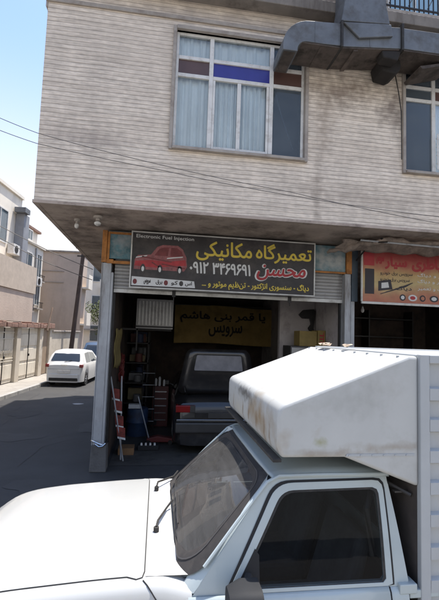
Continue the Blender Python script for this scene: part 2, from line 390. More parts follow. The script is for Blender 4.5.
# pickup
M['paint_white'] = mat('paint_white', (.43, .435, .42), .28, coat=.5, var=.04, vs=1.5, dirt=(.42, .40, .36), ds=5, da=.35, dth=.53)
M['paint_cab'] = mat('paint_cab', (.38, .435, .44), .33, coat=.4, var=.06, vs=2, dirt=(.33, .33, .31), ds=3.5, da=.35, dth=.54)
def nose_stain(nt, tc, s):
    # object space is relative to the pickup root at (1.1, 3.07, 0)
    s = blob((-.42, -.36, 1.77), (.3, .40, .17), (.26, .19, .11), .95, 7)(nt, tc, s)
    s = blob((-.42, .10, 1.86), (.25, .36, .06), (.07, .065, .055), .85, 20)(nt, tc, s)
    s = blob((-.42, .35, 1.72), (.2, .3, .1), (.5, .46, .38), .5, 12)(nt, tc, s)
    for k, (yy, l) in enumerate(((-.62, .09), (-.5, .12), (-.28, .13), (-.05, .10), (.15, .12), (.55, .11))): s = blob((-.42, yy, 1.72), (.3, .028, l), (.20, .14, .09), .7, 14)(nt, tc, s)
    s = blob((.28, -.8, 1.69), (.35, .1, .035), (.25, .21, .16), .6, 16)(nt, tc, s)
    s = blob((-.1, -.8, 1.66), (.4, .1, .03), (.24, .2, .15), .6, 16)(nt, tc, s)
    s = blob((.0, -.8, 1.95), (.26, .1, .14), (.28, .285, .27), .5, 20)(nt, tc, s)
    s = blob((-.17, -.8, 1.72), (.04, .1, .04), (.25, .25, .12), .8, 20)(nt, tc, s)
    return s
M['fairing'] = mat('fairing', (.42, .43, .42), .5, var=.07, vs=2.5, dirt=(.33, .325, .30), ds=4, da=.5, dth=.52, bump=.05, bs=9, extra=nose_stain)
M['box_paint'] = mat('box_paint', (.37, .39, .40), .5, var=.1, vs=2, dirt=(.38, .36, .33), ds=5, da=.45, dth=.54, streak=True)
M['windshield'] = glass('windshield', (.45, .49, .50), .24, dustcol=(.28, .275, .27), ior=1.6, rough=.02, reflection_streaks=True)  # dust film, its diagonal streaks paint in reflected light
M['door_glass'] = glass('door_glass', (.36, .38, .39), .015, ior=1.22, dustcol=(.3, .3, .3))
M['chrome'] = mat('chrome', (.6, .6, .6), .2, 1., var=.1)
M['seat'] = mat('seat', (.12, .125, .13), .85, var=.3, vs=6)
M['dash'] = mat('dash', (.05, .05, .05), .7, var=.2)
M['interior'] = mat('interior', (.03, .03, .03), .85)
M['tyre'] = mat('tyre', (.025, .025, .025), .85, var=.2, bump=.3, bs=60)
M['rim'] = mat('rim', (.35, .35, .36), .4, .7)
M['rust'] = mat('rust', (.16, .08, .045), .9, var=.4, vs=9)
M['plastic_grey'] = mat('plastic_grey', (.045, .042, .04), .45, var=.2)

# ------------------------------------------------------------------ camera
def axes(yaw, pitch, roll):
    cy, sy, cp, sp = math.cos(yaw), math.sin(yaw), math.cos(pitch), math.sin(pitch)
    f = Vector((sy*cp, cy*cp, sp)); r = Vector((cy, -sy, 0)); u = r.cross(f)
    cr, sr = math.cos(roll), math.sin(roll)
    return cr*r+sr*u, -sr*r+cr*u, f
r_, u_, f_ = axes(R(8.3), R(4.8), R(2.0))
cam = bpy.data.cameras.new('camera'); cam.sensor_fit = 'HORIZONTAL'; cam.sensor_width = 36; cam.lens = 36*415/439
cam.clip_end = 2000; cam.clip_start = .05
co = bpy.data.objects.new('camera', cam); COL.objects.link(co)
co.matrix_world = Matrix(((r_.x, u_.x, -f_.x, 0), (r_.y, u_.y, -f_.y, 0), (r_.z, u_.z, -f_.z, 2.3), (0, 0, 0, 1)))
S.camera = co

# ------------------------------------------------------------------ light
SUN = Vector((.23, .17, 1)).normalized()
EL = math.asin(SUN.z); AZ = math.atan2(SUN.x, SUN.y)
w = bpy.data.worlds.new('World'); S.world = w; w.use_nodes = True
nt = w.node_tree; bg = nt.nodes['Background']
sky = nt.nodes.new('ShaderNodeTexSky'); sky.sky_type = 'NISHITA'; sky.sun_disc = False
sky.sun_elevation = EL; sky.sun_rotation = AZ; sky.dust_density = 2.5; sky.air_density = 1.0; sky.ozone_density = 1.8; sky.altitude = 1200
_tc = nt.nodes.new('ShaderNodeTexCoord'); _sp = nt.nodes.new('ShaderNodeSeparateXYZ'); nt.links.new(_tc.outputs['Generated'], _sp.inputs[0])
_mr = nt.nodes.new('ShaderNodeMapRange'); _mr.interpolation_type = 'SMOOTHSTEP'; _mr.inputs['From Min'].default_value = .12; _mr.inputs['From Max'].default_value = .60
_mr.inputs['To Min'].default_value = .92; _mr.inputs['To Max'].default_value = 0; nt.links.new(_sp.outputs['Z'], _mr.inputs['Value'])
_mx = nt.nodes.new('ShaderNodeMix'); _mx.data_type = 'RGBA'; nt.links.new(_mr.outputs[0], _mx.inputs[0]); nt.links.new(sky.outputs[0], _mx.inputs[6]); _mx.inputs[7].default_value = (3.35, 3.2, 2.98, 1)
nt.links.new(_mx.outputs[2], bg.inputs[0]); bg.inputs[1].default_value = .14
sl = bpy.data.lights.new('sun', 'SUN'); sl.energy = 3.1; sl.angle = R(.53); sl.color = (1, .94, .86)
so = bpy.data.objects.new('sun', sl); COL.objects.link(so)
so.rotation_euler = (-SUN).to_track_quat('-Z', 'Y').to_euler(); so.location = (0, 0, 20)
S.view_settings.view_transform = 'Standard'; S.view_settings.look = 'None'
S.view_settings.exposure = 1.36; S.view_settings.gamma = 1

# ------------------------------------------------------------------ ground
b = MB(); b.grid(lambda u, v: (u, v, 0), [-300, -40, -10, 0, 10, 40, 300], [-300, -40, 0, 20, 60, 400])
struct(b.build('road', M['asphalt']))
b = MB(); b.face([(-.72, 7.5, .006), (3.3, 7.5, .006), (3.3, 13.4, .006), (-.72, 13.4, .006)])
struct(b.build('workshop_floor', M['oil_floor']))
TS = Vector((.087, .996, 0)).normalized(); ANG = math.atan2(TS.y, TS.x)
def row(s, q): return (-5.5+.087*s-.996*q, 18.5+.996*s+.087*q)
RL = (-5.5, 18.5, 0)
# pavement with kerb on the left (local frame: x along the street, y away from the road)
def rowobj(bld, name, m, **k):
    o = bld.build(name, m, None, **k); o.location = RL; o.rotation_euler = (0, 0, ANG); return o
b = MB(); b.box(-22, 45, -.95, 9, -.05, .12); struct(rowobj(b, 'pavement', M['paving'], bevel=.01))
b = MB()
for i in range(-22, 45): b.box(i+.01, i+.99, -1.10, -.953, -.05, .125)
struct(rowobj(b, 'kerb', M['kerb'], bevel=.012))
b = MB(); b.patch(lambda u, v: (u, v, .005), [(-2.35+.16*math.cos(a)*(1+.2*math.sin(3*a)), 13.65+.13*math.sin(a)) for a in [i*math.pi/8 for i in range(16)]], 1)
struct(b.build('road_patch', mat('road_patch_pale', (.34, .34, .34), .8)))
b = MB(); b.box(-40, 60, -9, 1.62, -.05, .13); struct(b.build('pavement', M['paving'], bevel=.01))  # unseen pale pavement added to bounce sunlight up to the facade and soffit
b = MB()
for i in range(-20, 30): b.box(i*1.0+.005, i*1.0+.995, 1.623, 1.78, -.05, .135)
struct(b.build('kerb', M['kerb'], bevel=.012))
rng0 = random.Random(9)
for i in range(7):
    cx, cy, sx, sy = [(-2.9, 9.5, .5, .35), (-3.4, 12, .35, .5), (-1.6, 6.6, .5, .3), (-3.0, 7.4, .6, .5), (-1.4, 10.5, .3, .7), (-2.4, 15.5, .5, .8), (-2.6, 6.0, .9, .3)][i]
    ph = [rng0.uniform(0, 6) for _ in range(4)]
    b = MB(); b.patch(lambda u, v: (u, v, .004+.0004*i), [(cx+sx*math.cos(a)*(1+.2*math.sin(2*a+ph[0])+.12*math.sin(5*a+ph[1])), cy+sy*math.sin(a)*(1+.18*math.sin(3*a+ph[2])+.1*math.sin(7*a+ph[3]))) for a in [k*math.pi/20 for k in range(40)]], 1)
    struct(b.build('road_patch', M['road_patch'] if i % 2 else M['road_stain']))
for k, (x0, y0, dx, dy, n_) in enumerate(((-4.0, 8.0, .35, .25, 14), (-3.2, 6.5, -.05, .5, 20), (-2.2, 7.5, .16, .35, 12))):
    b = MB(); pts = []; x, y = x0, y0
    for j in range(n_): pts.append((x, y)); x += dx+rng0.uniform(-.16, .16); y += dy+rng0.uniform(-.12, .12)
    for (xa, ya), (xb, yb_) in zip(pts, pts[1:]):
        d = Vector((xb-xa, yb_-ya)); nrm = Vector((-d.y, d.x)).normalized()*.004
        b.face([(xa-nrm.x, ya-nrm.y, .009), (xb-nrm.x, yb_-nrm.y, .009), (xb+nrm.x, yb_+nrm.y, .009), (xa+nrm.x, ya+nrm.y, .009)])
    struct(b.build('road_crack', M['road_stain']))
# ------------------------------------------------------------------ corner building
def wall_grid(b, xs, zs, y, holes, depth=.0):
    for i in range(len(xs)-1):
        for j in range(len(zs)-1):
            cx, cz = (xs[i]+xs[i+1])/2, (zs[j]+zs[j+1])/2
            if any(h[0] < cx < h[1] and h[2] < cz < h[3] for h in holes): continue
            b.face([(xs[i], y, zs[j]), (xs[i+1], y, zs[j]), (xs[i+1], y, zs[j+1]), (xs[i], y, zs[j+1])])
bld = root('corner_building', (-.9, 7.2, 0), 'two storey corner building clad in beige stone strips with a garage at street level', 'building')
H1 = (.08, 2.12, 5.06, 6.90); H2 = (3.82, 5.9, 5.04, 6.78)
EX = 9.5
b = MB()
wall_grid(b, [-1.8, H1[0], H1[1], H2[0], H2[1], EX], [4.1, H2[2], H1[2], H2[3], H1[3], 7.38], 6.0, [H1, H2])
for h in (H1, H2):      # reveals
    for p in (((h[0], h[2]), (h[0], h[3])), ((h[1], h[2]), (h[1], h[3])), ((h[0], h[2]), (h[1], h[2])), ((h[0], h[3]), (h[1], h[3]))):
        (xa, za), (xb, zb) = p
        b.face([(xa, 6, za), (xb, 6, zb), (xb, 6.3, zb), (xa, 6.3, za)])
b.face([(-1.8, 6, 4.1), (-1.8, 16, 4.1), (-1.8, 16, 7.38), (-1.8, 6, 7.38)])
b.face([(EX, 6, 4.1), (EX, 16, 4.1), (EX, 16, 7.38), (EX, 6, 7.38)])
b.face([(-1.8, 16, 4.1), (EX, 16, 4.1), (EX, 16, 7.38), (-1.8, 16, 7.38)])
b.build('wall', M['stone_strip'], bld, fixn=False)
b = MB(); b.box(-1.815, EX, 5.985, 16, 4.085, 4.098); b.box(-1.815, EX, 5.985, 6.06, 4.055, 4.085); b.box(-1.815, -1.75, 6.06, 16, 4.055, 4.085)
b.box(-1.75, EX, 6.06, 16, 4.06, 4.085)
b.build('soffit', M['soffit'], bld)
b = MB(); b.box(-1.83, -1.802, 5.99, 6.9, 6.98, 7.38); b.box(-1.83, EX, 5.972, 5.996, 7.06, 7.12)
b.build('coping', M['stone_trim'], bld, bevel=.006)
# balcony slab, upper storey
b = MB(); b.box(-1.9, EX, 5.78, 16.05, 7.38, 7.56); b.build('balcony_slab', M['slab'], bld, bevel=.01)
b = MB(); b.box(-1.9, EX, 5.80, 5.90, 7.563, 7.62); b.build('balcony_kerb', M['stone_trim'], bld, bevel=.006)
UP = strip_wall('upper_strip', (.44, .39, .355), (.39, .35, .32), (.17, .145, .125))
b = MB(); b.box(-1.8, EX, 7.2, 15.9, 7.57, 10.4); b.build('upper_wall', UP, bld)
b = MB(); b.box(-1.95, EX+.1, 7.0, 16.0, 10.403, 10.55); b.build('roof_slab', M['slab'], bld)
wg = MB(); gg = MB()
for x0 in (-.9, 1.6, 4.2, 6.6):
    w_ = MB(); w_.box(x0, x0+1.7, 7.14, 7.197, 7.7, 7.76); w_.box(x0, x0+1.7, 7.14, 7.197, 9.5, 9.56)
    for k in range(4): w_.box(x0+k*.55, x0+k*.55+.05, 7.135, 7.196, 7.76, 9.5)
    f = w_.build('window_frame', M['frame_white'], bld)
    g_ = MB(); g_.box(x0+.03, x0+1.67, 7.165, 7.19, 7.76, 9.5)
    sub(f, g_.build('pane', mat('sky_pane', (.25, .4, .5), .05, var=.05, spec=1.), bld))  # blue base colour imitates the sky reflected in the panes
# railings
b = MB(); b.box(-1.85, EX, 5.835, 5.865, 8.45, 8.49); b.box(-1.85, EX, 5.84, 5.86, 7.70, 7.725)
x = -1.8
while x < EX:
    b.box(x, x+.016, 5.842, 5.858, 7.625, 8.45); x += .085
x = -1.3
while x < EX:
    b.tube([(x, 5.85, 7.75), (x+.1, 5.845, 7.95), (x+.0, 5.85, 8.1), (x-.08, 5.845, 8.25), (x, 5.85, 8.42)], .009, 5); x += .34
b.build('balcony_railing', M['dark_steel'], bld)

# ground floor: side wall, partition, back wall
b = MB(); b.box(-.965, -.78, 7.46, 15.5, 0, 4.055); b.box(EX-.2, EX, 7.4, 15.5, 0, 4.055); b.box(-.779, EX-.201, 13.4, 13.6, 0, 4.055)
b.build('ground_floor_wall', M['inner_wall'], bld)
b = MB(); b.box(3.42, 3.60, 7.5, 13.39, 0, 4.05); b.build('partition_wall', M['pale_wall'], bld)
b = MB(); b.box(2.62, 3.415, 8.75, 8.87, 0, 4.05); b.build('workshop_screen_wall', M['pale_wall'], bld)
# left post
b = MB(); b.box(-.975, -.83, 7.20, 7.42, .42, 3.46); b.box(-.99, -.975, 7.19, 7.25, .42, 3.46); b.box(-.83, -.79, 7.205, 7.44, .42, 3.3)
p = b.build('post', M['post_paint'], bld, bevel=.008)
b = MB(); b.prism([(-1.0, 0), (-.73, 0), (-.745, .40), (-.76, .43), (-.985, .43)], 'y', 7.16, 7.45); b.build('post_base', M['post_base'], bld, bevel=.015)
b = MB(); b.tube([(-.87+.13*math.cos(a), 7.29+.17*math.sin(a), .47+.03*math.sin(2*a)) for a in [i*math.pi/9 for i in range(19)]], .014, 6)
b.tube([(-.76, 7.14, .47), (-.80, 7.12, .43), (-.86, 7.12, .42), (-.92, 7.13, .46)], .012, 6)
b.build('post_chain', M['chrome'], bld)
b = MB(); b.box(-1.0, -.92, 7.17, 7.43, 3.463, 4.015); b.box(-.975, -.80, 7.18, 7.42, 3.463, 3.52)
b.build('post_head', M['orange'], bld, bevel=.006)
# middle post
b = MB(); b.box(3.37, 3.485, 7.17, 7.4, 0, 3.50); b.box(3.50, 3.575, 7.20, 7.42, 0, 3.3); b.box(3.485, 3.50, 7.22, 7.40, 0, 3.4)
b.build('post', M['post_paint'], bld, bevel=.008)
b = MB(); b.box(3.40, 3.50, 7.165, 7.4, 3.503, 4.0); b.build('post_head', M['orange'], bld, bevel=.006)
b = MB(); b.box(3.503, 3.62, 7.175, 7.4, 3.0, 4.0); b.build('post_panel', mat('dark_panel', (.06, .08, .1), .6, var=.3), bld)
# painted lintel
b = MB(); b.box(-.915, 3.39, 7.21, 7.26, 3.54, 4.015); b.build('lintel_panel', M['mural'], bld)
b = MB(); b.box(-.915, -.44, 7.185, 7.209, 3.45, 3.50); b.box(-.915, -.875, 7.186, 7.208, 3.50, 4.0); 
b.box(-.874, -.44, 7.187, 7.208, 3.96, 4.0)
b.build('lintel_trim', M['orange'], bld, bevel=.004)
b = MB(); b.box(2.76, 3.39, 7.19, 7.209, 3.50, 3.535); b.build('lintel_trim', M['orange'], bld, bevel=.004)
# roller shutter
sh = MB()
prof = []
z = 3.03
while z < 3.54:
    prof += [(7.31, z), (7.295, z+.012), (7.29, z+.03), (7.295, z+.05), (7.308, z+.06)]; z += .062
sh.grid(lambda u, v: (u, prof[v][0], prof[v][1]), [-.78, 0, 1, 2, 3.37], range(len(prof)))
shutter = sh.build('shutter', M['shutter'], bld, smooth=True)
b = MB(); b.box(-.78, 3.37, 7.275, 7.325, 2.965, 3.03); sub(shutter, b.build('bottom_rail', M['shutter_rail'], bld, bevel=.006))
for x in (.25, 2.35):
    b = MB(); b.box(x-.03, x+.03, 7.255, 7.273, 2.93, 3.04); b.cyl((x, 7.26, 2.93), (x, 7.26, 2.86), .008)
    sub(shutter, b.build('pull_handle', M['dark_steel'], bld))
for x in (-.78, 3.33):
    b = MB(); b.box(x, x+.03, 7.33, 7.37, 0, 3.5)
    b.build('shutter_track', M['dark_steel'], bld)

# ------------------------------------------------------------------ upper windows
def window(h, muls, ztr, panes, curtains, name='window'):
    """h = opening, muls = mullion x list, ztr = (lower transom, upper transom)"""
    x0, x1, z0, z1 = h
    b = MB(); t = .045
    b.box(x0-.05, x0+.001, 5.955, 6.25, z0-.05, z1+.05); b.box(x1-.001, x1+.05, 5.955, 6.25, z0-.05, z1+.05)
    b.box(x0+.001, x1-.001, 5.95, 6.25, z1, z1+.06); b.box(x0+.001, x1-.001, 5.93, 6.25, z0-.045, z0)
    surround = b.build('window_surround', M['stone_trim'], bld, bevel=.006)
    b = MB(); y0, y1 = 6.03, 6.08
    b.box(x0+.003, x0+t, y0, y1, z0+.003, z1-.003); b.box(x1-t, x1-.003, y0, y1, z0+.003, z1-.003)
    b.box(x0+t, x1-t, y0, y1, z1-t, z1-.003); b.box(x0+t, x1-t, y0, y1, z0+.003, z0+t)
    for x in muls: b.box(x-.032, x+.032, y0-.004, y1+.004, z0+t, z1-t)
    for z in ztr:
        xs = [x0+t]+[c for x in muls for c in (x-.032, x+.032)]+[x1-t]
        for i in range(0, len(xs), 2): b.box(xs[i], xs[i+1], y0-.002, y1+.002, z-.028, z+.028)
    fr = b.build('window', M['frame_white'], bld, bevel=.005)
    for (a, c, za, zb, m) in panes:
        b = MB(); b.box(a, c, 6.052, 6.056, za, zb); sub(fr, b.build('pane', m, bld))
    for (a, c, za, zb, n, amp) in curtains:
        b = MB(); N = 60
        ph = random.random()*6
        b.grid(lambda u, v: (a+(c-a)*u, 6.13+amp*math.sin(u*n*6.28+ph+.5*math.sin(v*3))*(1.1-.5*v)+.012*math.sin(u*n*15+ph), za+(zb-za)*v+.015*math.sin(u*n*6.28)*(v < .01)),
               [i/N for i in range(N+1)], [0, .25, .5, .75, 1])
        o = b.build('curtain', M['curtain'], bld, smooth=True); sub(fr, o)
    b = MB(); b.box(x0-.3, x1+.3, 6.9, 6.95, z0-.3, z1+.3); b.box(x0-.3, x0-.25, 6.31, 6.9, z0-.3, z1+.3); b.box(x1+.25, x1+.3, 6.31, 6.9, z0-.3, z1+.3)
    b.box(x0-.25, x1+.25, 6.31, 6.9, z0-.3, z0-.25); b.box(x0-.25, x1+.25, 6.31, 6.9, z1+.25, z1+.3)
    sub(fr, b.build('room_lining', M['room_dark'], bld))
    return fr
G, GD = M['window_glass'], M['window_glass_dark']
x0, x1, z0, z1 = H1
m1, m2 = .63, 1.585
ta, tb = 6.22, 6.50
W1 = window(H1, [m1, m2], (ta, tb), [
    (x0+.04, m1-.03, tb, z1-.04, G), (m1+.03, m2-.03, tb, z1-.04, G), (m2+.03, x1-.04, tb, z1-.04, GD),
    (x0+.04, m1-.03, ta+.028, tb-.028, M['pane_brown']), (m1+.03, m2-.03, ta+.028, tb-.028, M['pane_blue']), (m2+.03, x1-.04, ta+.028, tb-.028, M['pane_brown']),
    (x0+.04, m1-.03, z0+.04, ta-.03, G), (m1+.03, m2-.03, z0+.04, ta-.03, G), (m2+.03, x1-.04, z0+.04, ta-.03, GD)],
    [(x0+.0, m1+.04, z0+.05, z1, 3.5, .018), (m1-.02, 1.10, z0+.05, 6.6, 4.5, .022), (1.08, m2+.03, z0+.05, 6.6, 6.5, .03), (m1, m2, 6.52, z1, 5, .02)])
b = MB(); b.box(1.045, 1.105, 6.034, 6.05, z0+.045, ta-.029); b.box(m2-.075, m2-.035, 6.034, 6.05, z0+.045, ta-.029); b.box(m1+.034, m1+.07, 6.034, 6.05, z0+.045, ta-.029)
b.box(m1+.07, 1.045, 6.036, 6.05, z0+.045, z0+.08); b.box(1.105, m2-.075, 6.036, 6.05, z0+.045, z0+.08)
sub(W1, b.build('sash', M['frame_white'], bld, bevel=.004))
b = MB(); b.tube([(1.66, 6.12, 6.18), (1.8, 6.13, 5.75), (1.98, 6.12, 5.25)], .009, 6); sub(W1, b.build('blind_cord', M['frame_white'], bld))
x0, x1, z0, z1 = H2
W2 = window(H2, [4.36, 5.3], (6.28, 6.5), [
    (x0+.04, 4.33, 6.5, z1-.04, GD), (4.39, 5.27, 6.5, z1-.04, GD), (5.33, x1-.04, 6.5, z1-.04, GD),
    (x0+.04, 4.33, 6.308, 6.472, GD), (4.39, 5.27, 6.308, 6.472, M['pane_brown']), (5.33, x1-.04, 6.308, 6.472, M['pane_brown']),
    (x0+.04, 4.33, z0+.04, 6.25, GD), (4.39, 5.27, z0+.04, 6.25, G), (5.33, x1-.04, z0+.04, 6.25, G)],
    [(4.38, x1-.02, z0+.05, 6.7, 9, .025)])
b = MB()
for z in (5.2, 5.34, 5.48, 5.62): b.cyl((4.36, 5.97, z), (5.88, 5.97, z), .009, n=6)
for x in (4.38, 5.1, 5.86): b.box(x-.012, x+.012, 5.955, 5.965, 5.1, 5.7); 
sub(W2, b.build('guard_bars', M['frame_white'], bld))

# ------------------------------------------------------------------ duct
duct = root('ventilation_duct', (2.6, 5.6, 6.4), 'large grey galvanised sheet metal duct running across the top of the beige facade', 'duct')
YF, YB = 5.42, 5.94
def arcp(cx, cz, r, a0, a1, n=8): return [(cx+r*math.cos(R(a0+(a1-a0)*i/n)), cz+r*math.sin(R(a0+(a1-a0)*i/n))) for i in range(n+1)]
top = arcp(1.99, 6.47, .41, 180, 90)
bot = arcp(1.93, 6.42, .135, 90, 180, 6)
outline = [(1.58, 6.39)] + top + [(2.46, 6.91), (2.46, 6.565), (2.2, 6.555)] + bot + [(1.795, 6.39)]
b = MB(); b.prism([(x, z) for x, z in outline], 'y', YF, YB); b.build('elbow', M['galv'], duct, bevel=.006)
b = MB(); b.prism([(2.462, 6.56), (2.462, 6.905), (3.398, 6.99), (3.398, 6.655)], 'y', YF+.004, YB-.002); b.build('straight_section', M['galv'], duct, bevel=.006)
b = MB(); b.prism([(3.43, 6.66), (3.43, 6.985), (7.5, 7.03), (7.5, 6.68)], 'y', YF+.004, YB-.002); b.build('straight_section', M['galv'], duct, bevel=.006)
# flanges
for x, za, zb in ((2.44, 6.555, 6.925), (3.395, 6.64, 7.02), (5.2, 6.66, 7.03)):
    b = MB(); b.box(x, x+.036, YF-.03, YB, za-.02, zb+.02); b.build('flange', M['black_rubber'], duct, bevel=.004)
# seams on the straight run
b = MB(); b.box(2.05, 2.062, YF-.004, YF+.001, 6.56, 6.885); b.box(2.9, 2.912, YF-.002, YF+.005, 6.61, 6.93); b.box(4.3, 4.312, YF-.002, YF+.005, 6.69, 6.98)
b.build('seam', M['galv'], duct)
# underside: dirty stiffening angles
b = MB()
for x in (2.15, 2.66): b.prism([(x, 6.53), (x+.07, 6.54), (x+.06, 6.59), (x+.0, 6.57)], 'y', YF+.03, YB-.01)
b.box(1.85, 2.44, YF+.012, YB-.01, 6.535, 6.552); b.prism([(2.48, 6.54), (3.38, 6.635), (3.38, 6.65), (2.48, 6.556)], 'y', YF+.015, YB-.01)
b.prism([(3.45, 6.635), (7.4, 6.655), (7.4, 6.672), (3.45, 6.655)], 'y', YF+.015, YB-.01)
b.box(1.60, 1.77, YF+.03, YB-.03, 6.375, 6.386)
b.build('underside_bracing', M['duct_under'], duct)
# riser in front of the slab and the transition piece below it
b = MB(); b.prism([(2.44, 6.93), (2.5, 7.30), (2.52, 9.2), (3.16, 9.2), (3.14, 7.3), (3.2, 6.99)], 'y', YF-.03, 5.76)
b.build('riser', M['galv'], duct, bevel=.008)
b = MB(); b.prism([(2.47, 6.915), (2.72, 6.70), (3.25, 6.80), (3.22, 6.985)], 'y', YF-.035, YF+.002); b.build('transition', M['galv'], duct, bevel=.01)
b = MB(); b.prism([(3.18, 6.60), (3.5, 6.64), (3.53, 6.54), (3.5, 6.44), (3.42, 6.39), (3.22, 6.42)], 'y', 5.62, 5.945); b.prism([(3.1, 6.60), (3.13, 6.49), (3.36, 6.47), (3.42, 6.64)], 'y', 5.44, 5.618)
b.build('outlet_box', M['duct_mouth'], duct, bevel=.02)
b = MB(); b.tube([(3.62, 5.94, 6.6), (3.68, 5.94, 6.3), (3.73, 5.95, 6.0), (3.735, 5.95, 5.2)], .008, 6); b.build('drain_pipe', M['dark_steel'], duct)
b = MB(); b.prism([(3.76, 6.48), (4.3, 6.62), (4.34, 6.60), (3.80, 6.44)], 'y', 5.5, 5.93); b.build('bracket', M['duct_under'], duct)

# ------------------------------------------------------------------ soffit lights
def soffit_lamp(x, y, label, sc=1.):
    t = root('soffit_lamp', (x, y, 4.02), label, 'lamp', 'small lamps under the soffit')
    b = MB(); b.cyl((x, y, 4.02), (x, y, 3.985), .05*sc, n=14); b.cyl((x, y, 3.985), (x, y, 3.95), .022*sc, n=12); b.build('holder', M['stone_trim'], t, smooth=True)
    b = MB(); b.tube([(x, y, 3.955), (x, y, 3.94), (x, y-.004, 3.915), (x, y-.006, 3.89), (x, y-.008, 3.87)], .03, 12, rf=lambda i: [.018, .028, .038*sc, .034*sc, .012][i]); b.build('bulb', M['frame_white'], t, smooth=True)
soffit_lamp(-1.32, 6.6, 'small white bulb lamp on the concrete soffit nearest the outer building corner', .9)
soffit_lamp(-.97, 6.35, 'larger pale lamp on the soffit just in front of the orange post head', 1.35)

# ------------------------------------------------------------------ main sign
sg = root('workshop_sign', (1.12, 7.1, 3.05), 'black banner sign with yellow lettering and a red car over the open workshop shutter', 'sign')
SX0, SX1, SZ0, SZ1, SY = -.49, 2.73, 3.06, 3.99, 7.08
yel = mat('sign_yellow', (.62, .47, .06), .6, var=.12, vs=8); wht = mat('sign_white', (.6, .6, .58), .6, var=.1, vs=8)
red = mat('sign_red', (.36, .03, .035), .6, var=.3, vs=9); redd = mat('sign_dark_red', (.16, .03, .03), .6, var=.3, vs=14)
pnk = mat('sign_pink', (.27, .09, .09), .6, var=.4, vs=18)
bd = mat('sign_black', (.026, .021, .02), .5, var=.5, vs=3, dirt=(.11, .095, .085), ds=2.5, da=.5, dth=.48)
b = MB(); b.box(SX0, SX1, SY, SY+.03, SZ0, SZ1); b.build('banner', bd, sg)
b = MB(); t = .022
b.box(SX0-t, SX1+t, SY-.012, SY+.034, SZ1, SZ1+t); b.box(SX0-t, SX1+t, SY-.012, SY+.034, SZ0-t, SZ0); b.box(SX0-t, SX0, SY-.012, SY+.034, SZ0, SZ1); b.box(SX1, SX1+t, SY-.012, SY+.034, SZ0, SZ1)
b.build('frame', M['shutter_rail'], sg, bevel=.003)
b = MB()
for x in (-.35, 1.1, 2.6): b.box(x-.015, x+.015, SY+.035, 7.2, 3.92, 3.95); b.box(x-.015, x+.015, SY+.035, 7.2, 3.12, 3.15)
b.build('bracket', M['dark_steel'], sg)
y = SY-.002
text('Electronic Fuel Injection', wht, sg, -.43, .55, 3.885, 3.96, y, .01, rtl=False)
text('تعمیرگاه', yel, sg, 1.66, 2.68, 3.60, 3.94, y, .014)
text('مکانیکی', yel, sg, .60, 1.58, 3.58, 3.92, y, .014)
text('۰۹۱۲ ۳۴۶۹۶۹۱', wht, sg, .50, 1.56, 3.35, 3.54, y, .026, rtl=False)
text('محسن', wht, sg, 1.665, 2.585, 3.29, 3.56, y, .065, shear=.25)
text('محسن', red, sg, 1.68, 2.57, 3.29, 3.56, y-.004, .022, shear=.25)
text('دیاگ - سنسوری انژکتور - تنظیم موتور و ...', yel, sg, .72, 2.64, 3.085, 3.245, y, .014)
# printed car, lower strip
_flat = flat
flat = lambda P_, *a, **k: _flat([(-.45+(p+.45)*.84, q) for p, q in P_], *a, **k)
flat([(-.45, 3.36), (-.44, 3.52), (-.38, 3.6), (-.12, 3.62), (.0, 3.76), (.12, 3.80), (.42, 3.80), (.52, 3.74), (.60, 3.60), (.62, 3.44), (.56, 3.36)], pnk, sg, y, 'printed_car_body')
flat([(-.05, 3.61), (.05, 3.73), (.14, 3.76), (.24, 3.76), (.22, 3.61)], redd, sg, y-.002, 'printed_car_glass')
flat([(.27, 3.61), (.28, 3.76), (.40, 3.76), (.50, 3.70), (.54, 3.61)], redd, sg, y-.002, 'printed_car_glass')
flat([(-.44, 3.42), (-.42, 3.50), (-.1, 3.53), (.2, 3.51), (.58, 3.56), (.6, 3.46), (.3, 3.44), (0, 3.40)], red, sg, y-.002, 'printed_car_side')
for k, (ax, az, bx, bz) in enumerate(((-.3, 3.57, .3, 3.50), (-.42, 3.55, -.2, 3.59), (.1, 3.46, .58, 3.40), (.2, 3.56, .52, 3.60), (-.1, 3.48, .1, 3.38))):
    flat([(ax, az), (bx, bz), (bx+.01, bz+.018), (ax+.01, az+.02)], wht if k % 2 else redd, sg, y-.004, 'printed_highlight')
for cx in (-.27, .07, .47):
    flat([(cx+.085*math.cos(a)*.6, 3.37+.085*math.sin(a)) for a in [i*math.pi/8 for i in range(16)]], bd, sg, y-.004, 'printed_wheel')
    flat([(cx+.045*math.cos(a)*.6, 3.37+.045*math.sin(a)) for a in [i*math.pi/6 for i in range(12)]], wht, sg, y-.006, 'printed_hub')
flat = _flat
flat([(-.475, 3.085), (-.475, 3.235), (.58, 3.20), (.60, 3.085)], wht, sg, y, 'white_strip')
for i, x in enumerate((-.42, -.22, -.02, .1, .24, .36, .48)):
    if i in (0, 3, 5): flat([(x+.035*math.cos(a), 3.15+.045*math.sin(a)) for a in [k*math.pi/6 for k in range(12)]], (redd, yel, bd)[i % 3], sg, y-.002, 'emblem')
    else: text(('اویل', 'سرویس', 'برق', 'گاز', 'کو', 'ال', 'اس')[i], bd, sg, x-.05, x+.06, 3.11, 3.19, y-.002, .03)

